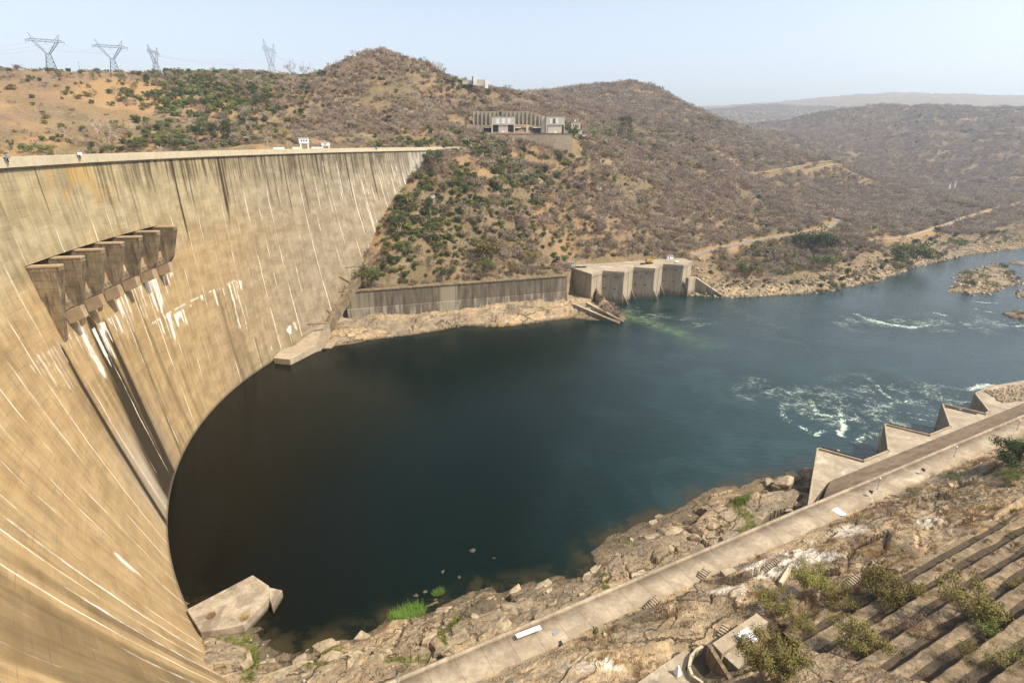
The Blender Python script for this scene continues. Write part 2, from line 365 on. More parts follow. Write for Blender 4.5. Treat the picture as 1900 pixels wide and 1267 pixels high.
    bould = (~nr)*sstep(150, 175, x)*sstep(42, 8, sd)*sstep(900, 600, D)
    zf = zf + bould*(did-.3)*1.6*sstep(0, .3, g2-g1)
    z = np.where(wet, np.minimum(zw, zf), zf)
    isl = np.full(x.shape, 1e9)
    for I in ISLW:
        isl = np.minimum(isl, polysd(x, y, I)+6*fbm(x/14, y/14, 3, 77))
    z = np.where(isl < 0, np.maximum(z, .1+np.minimum(-isl*.16, 2.6)+(did-.4)*1.2), z)
    # roads are cut into the slope
    rd = np.full(x.shape, 1e9)
    for P, wd in zip(roads, ROADW):
        d, zz = pldist(x, y, P); k = sstep(wd*1.9, wd*.75, d); z = z*(1-k)+(zz-.15)*k; rd = np.minimum(rd, d/wd+(.7 if wd < 5 else 0))
    # zones
    n1 = fbm(x/40, y/40, 4, 61)+.5; n2 = fbm(x/13, y/13, 4, 62)+.5
    rock = np.where(nr, np.where(b < 7, 1.0, sstep(.30, .55, n2+.15*sstep(40, 10, b))*sstep(95, 86, b)), 0)
    rock = np.maximum(rock, np.maximum(cap*1.0, bould)); rock = np.maximum(rock, sstep(2, -6, isl))
    far = ~nr
    outc = sstep(.60, .72, n2)*sstep(.45, .6, n1)
    rock = np.where(far, np.maximum(rock, outc*sstep(900, 400, D)*.8), rock)
    px = 950+F*x/np.maximum(y*math.cos(TH)+(H-z)*math.sin(TH), 1)
    olive = sstep(.42, .66, n1+.25*n2-.1)
    olive = np.where(far, olive, 0)
    gold = sstep(.42, .62, fbm(x/70, y/70, 4, 66)+.5)*sstep(700, 350, px)        # open dry grass left of the dam road
    gold = np.maximum(gold, .6*sstep(.52, .64, fbm(x/30, y/30, 4, 67)+.5)*sstep(900, 400, D)*sstep(1350, 900, px))
    soil = np.where(far, gold, sstep(.5, .7, n2)*(b > 14))
    white = np.where(nr, sstep(.55, .72, fbm(x/10, y/7, 4, 71)+.5+.25*np.exp(-(((a-70)/22)**2+((b-16)/5)**2))+.25*np.exp(-(((a-92)/12)**2+((b-15)/5)**2))-.12)*sstep(8, 11, b)*sstep(28, 22, b), 0)
    soil = np.maximum(soil, .9*sstep(1.7, .8, rd)); rock = rock*(1-sstep(1.7, .8, rd))
    mo = np.zeros(x.shape)
    for pts, wd in MOSS:
        P = [tuple(atz(px_, py_, 4 if py_ < 1000 else 2.5)) for px_, py_ in pts]; d, _ = pldist(x+1.5*fbm(x/3, y/3, 2, 81), y+1.5*fbm(x/3, y/3, 2, 82), P); mo = np.maximum(mo, sstep(wd*1.3, wd*.5, d)*sstep(.3, .5, fbm(x/2, y/2, 3, 83)+.62))
    mo *= nr*(b < 0)
    return z, np.stack([rock, olive, white, soil], -1), sd, np.stack([mo, crack*nr, far_n*0.0, z*0+1], -1)
tl = np.concatenate([np.linspace(-178, -62, 60), np.linspace(-60, 60, 1150), np.linspace(62, 178, 60)])*math.pi/180
rr = np.concatenate([[3, 8, 16, 26, 38, 50], np.geomspace(56, 240, 330), np.geomspace(241.5, 700, 190), np.geomspace(706, 3600, 170)[0:], np.geomspace(3680, 14000, 40)])
RR, TT = np.meshgrid(rr, tl, indexing='ij')
GX, GY = RR*np.sin(TT), RR*np.cos(TT)
GZ, GC, GS, GM = terrain(GX, GY)
GV = np.stack([GX, GY, GZ], -1).reshape(-1, 3)
lr = np.log(rr)
def zt(x, y):
    x = np.atleast_1d(np.asarray(x, float)); y = np.atleast_1d(np.asarray(y, float))
    i = np.clip(np.interp(np.hypot(x, y), rr, np.arange(len(rr))), 0, len(rr)-1.001); j = np.clip(np.interp(np.arctan2(x, y), tl, np.arange(len(tl))), 0, len(tl)-1.001)
    i0 = i.astype(int); j0 = j.astype(int); u = i-i0; v = j-j0
    return GZ[i0, j0]*(1-u)*(1-v)+GZ[i0+1, j0]*u*(1-v)+GZ[i0, j0+1]*(1-u)*v+GZ[i0+1, j0+1]*u*v
def hit(px, py, dmin=60, dmax=9000):
    """where the line of sight through a picture point meets the ground"""
    d = ray(px, py); hl = math.hypot(d[0], d[1]); D = np.geomspace(dmin, dmax, 3000); t = D/hl
    x, y, z = d[0]*t, d[1]*t, H+d[2]*t; m = np.nonzero(z < zt(x, y))[0]
    if len(m) == 0: return None
    k = m[0]; return np.array([x[k], y[k], float(zt(x[k], y[k])[0])])
# ---- ground material
t = NT('ground', 0.95, 0.15)
g = t.pos(); Z = t.attr('zone'); zc = t.sepc(Z); za = t.attr('zone', 'Alpha')
nA = t.noise(g, .035, 6, .62); nB = t.noise(g, .35, 5, .65); nC = t.noise(g, 2.2, 4, .6)
litter = t.mix(t.mapr(nA, .35, .65), (.145, .103, .066), (.20, .14, .085))
litter = t.mix(t.mapr(nB, .4, .75), litter, (.26, .178, .098))
grass = t.mix(t.mapr(nB, .3, .7), (.36, .225, .10), (.27, .17, .08))
olive = t.mix(t.mapr(nB, .3, .7), (.085, .078, .038), (.15, .115, .055))
c = t.mix(t.math('MULTIPLY', zc[1], .6), litter, olive)
c = t.mix(t.math('MULTIPLY', za, t.mapr(nB, .25, .6, .45, 1)), c, grass)
sx = t.vec('MULTIPLY', g, (1.0, 1.0, 2.5))
rk1 = t.mix(t.mapr(t.noise(sx, .16, 6, .62, .6), .35, .68), (.27, .205, .128), (.47, .365, .232))
rk1 = t.mix(t.mapr(t.noise(sx, .5, 5, .6, .8), .52, .72), rk1, (.26, .235, .20))
rk1 = t.mix(t.mapr(t.noise(g, .09, 5, .6, 1.2), .58, .70, 0, .7), rk1, (.41, .28, .165))
rk1 = t.mix(t.mapr(t.noise(g, .22, 6, .7, 1.5), .60, .70), rk1, (.12, .10, .075))
rk1 = t.mix(t.mapr(nC, .3, .75, 0, .6), rk1, (.19, .15, .105))
rk1 = t.mix(zc[2], rk1, (.62, .56, .47))
wetz = t.mapr(t.sep(g)[2], .05, 1.5, 1, 0)
rk1 = t.mix(t.math('MULTIPLY', wetz, .75), rk1, (.075, .058, .036))
nv = t.n('ShaderNodeTexNoise'); t.set(nv.inputs['Vector'], g); nv.inputs['Scale'].default_value = .25; nv.inputs['Detail'].default_value = 4
gw = t.vec('ADD', t.comb(t.math('MULTIPLY', t.vec('DOT_PRODUCT', g, (.888, .459, 0)), .55), t.math('MULTIPLY', t.vec('DOT_PRODUCT', g, (.459, -.888, 0)), 1.15), t.math('MULTIPLY', t.sep(g)[2], .6)), t.vec('SCALE', t.vec('SUBTRACT', nv.outputs[1], (.5, .5, .5)), 7.0))
e1 = t.voro(gw, .085, 'DISTANCE_TO_EDGE'); e2 = t.voro(gw, .30, 'DISTANCE_TO_EDGE'); cc_ = t.sepc(t.voro(gw, .085, 'F1', 'Color')); c3_ = t.sepc(t.voro(gw, .30, 'F1', 'Color'))
k1 = t.math('MULTIPLY', t.mapr(e1, .035, .008, 0, 1), t.mapr(nA, .45, .6, .1, 1)); k2 = t.math('MULTIPLY', t.mapr(e2, .05, .012, 0, 1), t.mapr(nB, .5, .66, 0, .8))
crk = t.math('MAXIMUM', k1, k2)
rk1 = t.mix(1.0, rk1, t.mix(cc_[0], (.74, .76, .80), (1.16, 1.10, 1.02)), 'MULTIPLY'); rk1 = t.mix(1.0, rk1, t.mix(c3_[1], (.84, .84, .86), (1.12, 1.10, 1.06)), 'MULTIPLY')
rk1 = t.mix(t.math('MULTIPLY', crk, .7), rk1, (.035, .027, .02))
ms = t.attr('zone2'); mr = t.sepc(ms)[0]; rk1 = t.mix(mr, rk1, t.mix(t.mapr(nC, .35, .65), (.055, .06, .012), (.13, .135, .035)))
c = t.mix(t.math('MULTIPLY', zc[0], t.mapr(nB, .2, .5, .75, 1)), c, rk1)
bh = t.math('SUBTRACT', t.math('ADD', t.math('MULTIPLY', nB, 1.0), t.math('MULTIPLY', nC, .35)), t.math('MULTIPLY', t.math('MULTIPLY', crk, zc[0]), .8))
c = t.mix(1.0, c, t.mix(t.mapr(t.noise(g, 1.1, 6, .75), .3, .7), (.72, .70, .68), (1.22, 1.22, 1.20)), 'MULTIPLY')
M_ground = t.done(c, None, t.bump(bh, 1.0, .9))
_ter = link('terrain', grid_mesh('terrain', GV, len(rr), len(tl), M_ground, True, {'zone': GC.reshape(-1, 4), 'zone2': GM.reshape(-1, 4)})); tag(_ter, kind='structure')
_A, _B = ab(GX, GY); _fl = nearside(GX, GY) & (RR < 260) & (_B < 60)
q_ = _fl[:-1, :-1] | _fl[1:, 1:]
if len(_ter.data.polygons) == q_.size: _ter.data.polygons.foreach_set('use_smooth', (~q_).reshape(-1))
# ---- roads
M_road = simple('road', (.34, .28, .20), .95, .25, .6, (.25, .20, .14))
M_tar = simple('old_tarmac', (.23, .205, .17), .95, .2, .5)
for P, wd, nm in zip(roads, ROADW, ['road', 'dirt_road', 'gravel_road', 'gravel_road', 'footpath']):
    n = 60; s = np.linspace(0, len(P)-1, n); Q = np.stack([np.interp(s, range(len(P)), P[:, k]) for k in range(3)], -1)
    for _ in range(3): Q[1:-1] = (Q[:-2]+2*Q[1:-1]+Q[2:])/4
    T_ = np.gradient(Q[:, :2], axis=0); T_ /= np.linalg.norm(T_, axis=1)[:, None]; N_ = np.stack([-T_[:, 1], T_[:, 0]], -1)
    V = np.concatenate([np.stack([np.c_[Q[:, :2]+N_*o*wd/2, np.maximum(Q[:, 2], zt(*(Q[:, :2]+N_*o*wd/2).T))+.12+.05*(1-abs(o))] for o in (-1, -.4, .4, 1)], 1)]).reshape(-1, 3)
    tag(link(nm, grid_mesh(nm, V, n, 4, M_tar if nm == 'road' else M_road)), kind='structure')
# ================================================================== WATER
tw = np.linspace(-62, 62, 700)*math.pi/180; rw = np.geomspace(70, 2400, 520)
WR, WT = np.meshgrid(rw, tw, indexing='ij'); WX, WY = WR*np.sin(WT), WR*np.cos(WT)
def strokes(L):
    m = np.zeros(WX.shape)
    for pts, wd, k in L:
        P = [tuple(atz(x, y, 0)) for x, y in pts]; d, _ = pldist(WX+2.5*fbm(WX/7, WY/7, 3, 91), WY+2.5*fbm(WX/7, WY/7, 3, 92), P)
        m = np.maximum(m, k*np.exp(-(d/wd)**2))
    return m
foam = strokes([([(1588,583),(1615,594)],2.6,.8),([(1615,594),(1655,603),(1690,607)],4.2,1),([(1690,607),(1724,603)],3,.8),([(1735,580),(1752,585)],2.6,.9),([(1728,566),(1748,569)],1.8,.7),
  ([(1800,559),(1850,563)],2.0,.9),([(1810,573),(1862,584)],2.0,.8),([(1850,601),(1880,606),(1900,604)],2.6,.9),([(1490,547),(1540,551)],1.8,.6),
  ([(1445,722),(1470,730),(1490,726)],2.2,.7),([(1500,718),(1540,722)],1.6,.6),([(1448,752),(1452,772),(1470,785)],1.8,.7),([(1505,742),(1512,768),(1545,772)],2.0,.8),
  ([(1485,790),(1515,808),(1530,800)],1.8,.8),([(1555,755),(1562,778),(1600,776)],1.8,.8),([(1562,778),(1564,808)],2.2,1),([(1538,775),(1500,780)],1.5,.6),([(1590,820),(1625,802)],2.5,.7),
  ([(1625,715),(1650,738),(1690,748)],2.0,.8),([(1600,740),(1640,752),(1690,742)],1.7,.7),([(1700,722),(1730,735)],1.5,.6),([(1640,760),(1690,768),(1740,770)],2.2,.55),
  ([(1800,722),(1835,712)],3.0,.95),([(1700,775),(1730,782)],2.5,.6),([(1760,728),(1790,740)],1.6,.6),([(1580,760),(1610,790)],1.4,.6),([(1520,700),(1560,705)],1.2,.4),([(1660,690),(1720,705)],1.4,.45),
  ([(1113,571),(1135,575)],1.8,.9),([(1165,569),(1185,571)],1.5,.6),([(1180,590),(1205,600)],2,.35),([(1200,580),(1225,578)],1.2,.4),([(1275,583),(1290,588)],1.2,.35)])
green = strokes([([(1112,571),(1160,585),(1210,600),(1260,618)],7,1),([(1260,618),(1310,640)],10,.4)])
rapid = strokes([([(1450,730),(1600,770)],24,1),([(1600,600),(1900,600)],30,.7),([(1620,720),(1780,740)],22,.9),([(1120,575),(1300,600)],18,.6),([(1350,570),(1500,640)],30,.4)])
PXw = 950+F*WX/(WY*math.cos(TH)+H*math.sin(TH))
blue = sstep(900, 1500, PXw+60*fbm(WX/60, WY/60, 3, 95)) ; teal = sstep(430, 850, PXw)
shal = sstep(-9, -1, polysd(WX, WY, WP))*sstep(-95, -70, WX)*sstep(230,190,WY)
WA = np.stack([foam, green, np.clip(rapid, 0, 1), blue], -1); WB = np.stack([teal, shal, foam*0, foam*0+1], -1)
t = NT('river_water', .1, .5); g = t.pos(); A = t.sepc(t.attr('wa')); bl = t.attr('wa', 'Alpha'); B = t.sepc(t.attr('wb'))
deep = t.mix(B[0], (.0022, .0024, .0008), (.0012, .0062, .0046)); deep = t.mix(bl, deep, (.008, .0255, .0245))  # downstream blue: sky reflection put into the base colour
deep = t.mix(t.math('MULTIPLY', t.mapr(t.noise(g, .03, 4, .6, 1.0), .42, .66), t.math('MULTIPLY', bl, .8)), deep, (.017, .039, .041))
deep = t.mix(t.math('MULTIPLY', B[1], t.mapr(t.noise(g, .12, 5, .65), .42, .6, .1, .95)), deep, (.034, .028, .012))
gr = t.math('MULTIPLY', A[1], t.mapr(t.noise(g, .16, 5, .65, 1.5), .35, .62, .1, .9)); deep = t.mix(gr, deep, (.075, .125, .05))
fv = t.vec('MULTIPLY', g, (1, 1, 1)); fn = t.noise(fv, .45, 6, .68, 1.4)
fo = t.mapr(t.math('ADD', A[0], t.math('MULTIPLY', t.math('SUBTRACT', fn, .5), 3.2)), .62, 1.05)
rg1 = t.math('ABSOLUTE', t.math('SUBTRACT', t.noise(t.vec('MULTIPLY', g, (.8, 1.2, 1)), .11, 6, .62, 1.6), .5)); rg2 = t.math('ABSOLUTE', t.math('SUBTRACT', t.noise(g, .3, 5, .6, 1.0), .5)); lace = t.math('MAXIMUM', t.mapr(rg1, .0, .028, 1, 0), t.math('MULTIPLY', t.mapr(rg2, .0, .03, 1, 0), .5))
fo2 = t.math('MULTIPLY', t.math('MULTIPLY', lace, t.mapr(A[2], .25, .8)), t.mapr(t.noise(g, .07, 5, .65), .45, .61, 0, .74))
fo = t.math('MAXIMUM', t.math('MULTIPLY', fo, t.mapr(A[0], .08, .3)), fo2)
c = t.mix(t.math('MULTIPLY', fo, .85), deep, (.52, .60, .50))
wv = t.math('ADD', t.noise(t.vec('MULTIPLY', g, (.55, 1.25, 1)), .35, 4, .6, .5), t.math('MULTIPLY', t.noise(g, 1.6, 3, .6), .35))
wv2 = t.math('MULTIPLY', wv, t.math('ADD', .32, t.math('ADD', t.math('MULTIPLY', bl, .75), t.math('MULTIPLY', A[2], 1.3))))
ro = t.math('ADD', .12, t.math('MULTIPLY', fo, .6))
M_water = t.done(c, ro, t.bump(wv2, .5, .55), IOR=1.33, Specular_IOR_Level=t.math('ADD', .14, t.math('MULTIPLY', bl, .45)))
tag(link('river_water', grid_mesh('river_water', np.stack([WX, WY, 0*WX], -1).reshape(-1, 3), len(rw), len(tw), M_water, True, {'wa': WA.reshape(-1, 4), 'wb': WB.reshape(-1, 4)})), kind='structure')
# ================================================================== THE DAM
DEG = math.pi/180
pg = np.arange(1390, 2161)*.1; zg = np.concatenate([np.linspace(-7, 73, 90)[:-1], np.linspace(73, 83, 12)[:-1], np.linspace(83, 108.4, 30)])
PD, ZD = np.meshgrid(pg, zg, indexing='ij')
def vn1(p, k, s): return vnoise(p*k, p*0+3.3, s)
dark = np.zeros(PD.shape); white = dark.copy()
# seepage run down from the crest joints
L = 4+44*vn1(PD, 2.9, 101)**2.2; st = .9*sstep(.58, .76, vn1(PD, 7.4, 102))*sstep(-2, 8, L-(108.4-ZD))
dark = np.maximum(dark, st*(.9*sstep(186, 180, PD)+.28)*np.where(PD < 150, .55, 1))
L2 = 3+18*vn1(PD, 6.1, 103); dark = np.maximum(dark, .7*sstep(190, 184, PD)*sstep(.40, .66, vn1(PD, 9.0, 104))*sstep(-1, 4, L2-(108.4-ZD)))
for p0, z0, w0, w1, k in [(193.15,61,.15,.30,1.5),(189.95,64,.26,1.5,1.6),(188.85,60,.14,.6,1.5),(188.0,57,.10,.22,.45),(186.6,60,.08,.16,.75),(185.2,62,.10,.22,.5),(183.4,58,.12,.2,.35),(176.6,49,.16,.22,.6),(175.2,48,.3,.3,.4),(169.5,13,.35,.4,.35),(173.6,18,.06,.1,.7),(172.6,18,.06,.1,.6)]:  # dark bands below the piers: seepage stain, the wide one with shadow painted in
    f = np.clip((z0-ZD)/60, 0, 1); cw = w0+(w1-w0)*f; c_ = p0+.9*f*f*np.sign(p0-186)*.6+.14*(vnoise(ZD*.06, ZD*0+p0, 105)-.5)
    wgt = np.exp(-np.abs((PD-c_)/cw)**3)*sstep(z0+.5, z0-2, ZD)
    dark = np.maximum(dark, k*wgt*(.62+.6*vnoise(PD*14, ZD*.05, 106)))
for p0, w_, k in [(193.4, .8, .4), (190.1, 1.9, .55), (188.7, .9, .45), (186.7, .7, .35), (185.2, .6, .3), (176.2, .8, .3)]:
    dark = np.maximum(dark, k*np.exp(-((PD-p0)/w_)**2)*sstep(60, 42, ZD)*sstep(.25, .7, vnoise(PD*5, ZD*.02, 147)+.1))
# brown wet fan with painted shade under the third and fourth openings, mottled grey left of the spillway
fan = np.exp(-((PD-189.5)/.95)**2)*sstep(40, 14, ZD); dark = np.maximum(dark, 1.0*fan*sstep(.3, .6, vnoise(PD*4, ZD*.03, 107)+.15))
dark = np.maximum(dark, .5*sstep(.42, .75, fbm(PD/1.4, ZD/9, 4, 108)+.5)*np.exp(-((ZD-82)/11)**2)*sstep(190, 194.5, PD)*sstep(203, 198, PD))
dark = np.maximum(dark, .42*sstep(.4, .7, fbm(PD/1.1, ZD/10, 4, 109)+.5)*np.exp(-((ZD-92)/9)**2)*sstep(178, 182, PD)*sstep(189, 185, PD))
dark = np.maximum(dark, .55*sstep(.45, .7, vnoise(PD*1.6, ZD*.012+4, 110))*sstep(203, 205.5, PD)*sstep(60, 40, ZD))
# lime drips
def drips(zl, p0, p1, ln, s, k=1.0, f=2.6):
    l = ln*vn1(PD, f, s)**1.6*1.6; top = zl+3.0*(vn1(PD, .6, s+1)-.5)
    return k*sstep(.42, .62, vn1(PD, f*2.3, s+2))*sstep(-1, 1.5, l-(top-ZD))*(ZD < top+.4)*sstep(p0-.4, p0+.3, PD)*sstep(p1+.4, p1-.3, PD)
white = np.maximum(white, drips(61.5, 190.6, 196, 11, 121, .62, 3.2)); white = np.maximum(white, drips(48, 173.6, 184.6, 9, 124, .85)); white = np.maximum(white, .75*np.exp(-((ZD-48-1.2*vn1(PD,2,144))/.7)**2)*sstep(.35,.6,vn1(PD,4,145))*sstep(173.5,174.5,PD)*sstep(186,184.5,PD))
white = np.maximum(white, drips(13.5, 168.3, 170.3, 6, 127, .8)); white = np.maximum(white, drips(58, 187.0, 190.4, 16, 130, .9, 3.4)); white = np.maximum(white, drips(64, 180.6, 186.6, 12, 133, .8, 2.8))
for p0, z0, z1, w_, k in [(191.0,64,40,.32,1),(189.5,60,44,.22,.9),(186.9,66,52,.25,1),(183.2,72,56,.3,.6),(200.6,26,12,.20,1.1),(175.0,52,20,.12,.9),(174.3,50,16,.10,.8),(204.8,40,0,.09,.8),(203.5,52,0,.09,.8),(206.4,30,0,.09,.7),(172.0,12,0,.1,.8)]:
    white = np.maximum(white, k*np.exp(-np.abs((PD-p0-.1*(vnoise(ZD*.15, ZD*0+p0, 135)-.5))/w_)**2)*sstep(z0, z0-4, ZD)*sstep(z1, z1+8, ZD)*(.65+.5*vnoise(PD*9, ZD*.3, 136)))
for k in range(26):
    p0 = 146+rng.random()*16; z0 = 108-rng.random()*14; ln_ = 18+rng.random()*40; white = np.maximum(white, (.45+.4*rng.random())*np.exp(-((PD-p0-.1*(vnoise(ZD*.1, ZD*0+p0, 135)-.5))/(.05+.05*rng.random()))**2)*sstep(z0, z0-6, ZD)*sstep(z0-ln_, z0-ln_+12, ZD))
pale = sstep(40, 12, ZD)*np.exp(-((PD-191.5)/2.6)**2)*(.5+.6*vnoise(PD*3, ZD*.04, 137))
orange = sstep(.42, .62, fbm(PD/.8, ZD/7, 4, 138)+.5)*np.exp(-((PD-187.2)/2.4)**2)*sstep(92, 99, ZD)*.8
grey = sstep(183, 163, PD+3*fbm(PD/3, ZD/30, 3, 139)+.05*(ZD-50)); upper = sstep(66, 92, ZD+10*fbm(PD/3, ZD/12, 3, 140))
far_pale = sstep(150, 144, PD)
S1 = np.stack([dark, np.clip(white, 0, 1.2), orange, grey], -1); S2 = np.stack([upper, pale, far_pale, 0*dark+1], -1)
t = NT('dam_concrete', .92, .2); U = t.sep(t.uv()); A = t.sepc(t.attr('s1')); gy = t.attr('s1', 'Alpha'); B = t.sepc(t.attr('s2')); g = t.pos()
u, v = U[0], U[1]
uv2 = t.comb(t.math('MULTIPLY', u, .5), t.math('MULTIPLY', v, .055)); streak = t.noise(uv2, 1.0, 6, .68)
uv3 = t.comb(t.math('MULTIPLY', u, 2.2), t.math('MULTIPLY', v, .12)); streak2 = t.noise(uv3, 1.0, 5, .7)
mot = t.noise(t.comb(t.math('MULTIPLY', u, .09), t.math('MULTIPLY', v, .14)), 1.0, 6, .66)
warm = t.mix(t.mapr(mot, .32, .7), (.31, .205, .092), (.41, .288, .142))
cream = t.mix(t.mapr(mot, .35, .7), (.285, .228, .125), (.41, .34, .205))
greyc = t.mix(t.mapr(mot, .35, .7), (.175, .145, .10), (.29, .242, .17))
c = t.mix(B[0], warm, cream); c = t.mix(t.math('MULTIPLY', gy, .85), c, greyc); c = t.mix(B[2], c, (.42, .39, .33))
c = t.mix(t.mapr(streak, .41, .71, 0, .66), c, t.mix(.7, c, (.12, .085, .05)))
c = t.mix(t.mapr(streak2, .5, .8, 0, .35), c, (.60, .52, .38))
# pour lifts and block tone
wob = t.math('MULTIPLY', t.math('SUBTRACT', t.noise(t.comb(t.math('MULTIPLY', u, .03), t.math('MULTIPLY', v, .09)), 1.0, 4), .5), 1.5)
uj = t.math('ADD', t.math('DIVIDE', t.math('ADD', u, wob), 10.1), .37); jid = t.math('FLOOR', uj); jd = t.math('MULTIPLY', t.math('ABSOLUTE', t.math('SUBTRACT', t.math('FRACT', uj), .5)), 10.1)
lv = t.math('ADD', t.math('DIVIDE', v, 2.35), t.math('MULTIPLY', wob, .06)); lid = t.math('FLOOR', lv); ld = t.math('MULTIPLY', t.math('ABSOLUTE', t.math('SUBTRACT', t.math('FRACT', lv), .5)), 2.35)
wn = t.n('ShaderNodeTexWhiteNoise', noise_dimensions='2D'); t.set(wn.inputs['Vector'], t.comb(t.math('FLOOR', t.math('MULTIPLY', uj, 2.0)), lid))
c = t.mix(1.0, c, t.mix(wn.outputs[0], (.90, .90, .90), (1.07, 1.06, 1.05)), 'MULTIPLY')
liftm = t.math('MULTIPLY', t.mapr(ld, .19, .05, 0, 1), t.mapr(t.noise(t.comb(t.math('MULTIPLY', u, .12), lid), 1.0, 4, .7), .42, .66, .0, .62))
c = t.mix(liftm, c, t.mix(.5, c, (.13, .10, .065)))
c = t.mix(A[2], c, (.42, .27, .09)); c = t.mix(t.math('MULTIPLY', B[1], .7), c, (.47, .42, .34))
wn1 = t.n('ShaderNodeTexWhiteNoise', noise_dimensions='1D'); t.set(wn1.inputs['W'], jid)
alongj = t.noise(t.comb(t.math('MULTIPLY', jid, 7.3), t.math('MULTIPLY', v, .055)), 1.0, 4, .6)
jw = t.math('ADD', .05, t.math('MULTIPLY', t.noise(t.comb(jid, t.math('MULTIPLY', v, .9)), 1.0, 5, .75), .46))
jm = t.math('MULTIPLY', t.mapr(t.math('DIVIDE', jd, jw), 1.3, .5, 0, 1), t.mapr(t.math('ADD', alongj, t.math('MULTIPLY', wn1.outputs[0], .22)), .53, .76, .01, .95))
jdk = t.math('MULTIPLY', t.mapr(jd, .55, .1, 0, 1), t.mapr(v, 84, 104, 0, .75)); jdk = t.math('MULTIPLY', jdk, t.mapr(wn1.outputs[0], .2, .7))
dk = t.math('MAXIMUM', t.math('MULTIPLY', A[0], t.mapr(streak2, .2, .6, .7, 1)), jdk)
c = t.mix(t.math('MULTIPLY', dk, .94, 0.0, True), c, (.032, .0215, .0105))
c = t.mix(t.math('MULTIPLY', jm, t.mapr(v, 98, 84, .1, 1)), c, (.66, .58, .44))
c = t.mix(t.mapr(t.math('ADD', A[1], t.math('MULTIPLY', t.math('SUBTRACT', t.math('ADD', t.math('MULTIPLY', streak2, .6), t.math('MULTIPLY', t.noise(t.comb(t.math('MULTIPLY', u, 1.1), t.math('MULTIPLY', v, .35)), 1.0, 6, .7), .5)), .55), 2.2)), .30, .95), c, (.70, .65, .56))
wl = t.mapr(v, .3, 1.6, .8, 0); c = t.mix(wl, c, (.10, .085, .06))
M_dam = t.done(c, None, t.bump(t.math('ADD', t.math('MULTIPLY', t.math('ADD', liftm, jm), -.7), t.math('MULTIPLY', streak2, .5)), .5, .25))
M_con = simple('weathered_concrete', (.40, .32, .22), .92, .3, .5, (.24, .19, .13), .15)
t = NT('stained_concrete', .92, .2); g = t.pos(); s3 = t.sep(g); st = t.noise(t.vec('MULTIPLY', g, (.9, .9, .09)), 1.0, 6, .68); n2 = t.noise(g, .22, 5, .65)
cp = t.mix(t.mapr(n2, .35, .68), (.135, .098, .06), (.25, .185, .112)); cp = t.mix(t.mapr(st, .48, .66, 0, .85), cp, (.055, .042, .028)); cp = t.mix(t.mapr(st, .40, .33, 0, .5), cp, (.38, .33, .25))
lf = t.math('ABSOLUTE', t.math('SUBTRACT', t.math('FRACT', t.math('DIVIDE', s3[2], 2.35)), .5)); cp = t.mix(t.mapr(lf, .05, .02, 0, .45), cp, (.05, .038, .025))
M_pier = t.done(cp, None, t.bump(st, .4, .15))
M_dk = simple('dark_steel_and_recess_shade', (.035, .032, .03), .6, .3, 1.0)
M_par = simple('parapet_concrete', (.50, .43, .30), .9, .2, .4, (.38, .32, .215), .1)
M_white = simple('white_paint', (.78, .77, .73), .6, .08, 1.0)
M_gl = simple('dark_glass', (.03, .035, .04), .15, .2, 1.0, spec=.5)
dam = empty('arch_dam', (face(186*DEG, 0)[0], face(186*DEG, 0)[1], 0), 'huge curved pale concrete arch dam streaked with lime and dark seepage', 'dam')
DI = Matrix.Translation(-Vector(dam.location))
def P3(ph, z, out=0.0): return face(ph*DEG, z, out)
def part(o, parent):          # keep the shape where it stands under its thing
    o.parent = parent; o.matrix_parent_inverse = Matrix.Translation(-Vector(parent.location)); return o
keep = ~((pg[:-1, None] > 181.05) & (pg[:-1, None] < 192.75) & (zg[None, :-1] > 72.9) & (zg[None, :-1] < 82.9))
V = face(PD*DEG, ZD).reshape(-1, 3)
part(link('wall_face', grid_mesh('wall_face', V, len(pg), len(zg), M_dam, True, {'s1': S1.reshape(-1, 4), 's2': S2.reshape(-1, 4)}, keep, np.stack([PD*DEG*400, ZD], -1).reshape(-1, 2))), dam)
def sweep(name, prof, p0, p1, step, mat, parent, closed=True):
    ps = np.arange(p0, p1+1e-6, step); n = len(prof); m = MB()
    # prof: (radial metres downstream of the crest line, z) with the crest radius, so it follows the crest
    vs_ = []
    for p in ps:
        e = np.array([math.cos(p*DEG), math.sin(p*DEG)])
        for o, z in prof: q = C1+(R1-o)*e; vs_.append((q[0], q[1], z))
    fs = []
    for i in range(len(ps)-1):
        for j in range(n if closed else n-1):
            k = (j+1) % n; fs.append((i*n+j, i*n+k, (i+1)*n+k, (i+1)*n+j))
    if closed: fs += [tuple(range(n)), tuple((len(ps)-1)*n+j for j in range(n-1, -1, -1))]
    m.add(vs_, fs); return part(m.build(name, mat), parent)
sweep('parapet', [(.85,108.35),(.85,110.8),(.35,110.8),(.35,109.65),(.3,108.35)], 138, 216, .5, M_par, dam)
sweep('crest_ledge', [(-.2,107.9),(.6,107.9),(.8,108.347),(-.2,108.347)], 138, 216, .5, M_pier, dam)
sweep('crest_road', [(.349,109.5),(-11.6,109.55)], 138, 216, .5, M_tar, dam, False)
sweep('rear_parapet', [(-12,105),(-11.6,105),(-11.6,110.7),(-12,110.7)], 138, 216, .5, M_par, dam)
sweep('upstream_face', [(-12.003,104.9),(-16,60)], 138, 216, 1, M_con, dam, False)
M_lip = simple('lip_top_concrete', (.36, .26, .155), .92, .3, .4, (.23, .17, .105), .15)
def recalc_o(o):
    bm = bmesh.new(); bm.from_mesh(o.data); bmesh.ops.recalc_face_normals(bm, faces=bm.faces); bm.to_mesh(o.data); bm.free(); return o
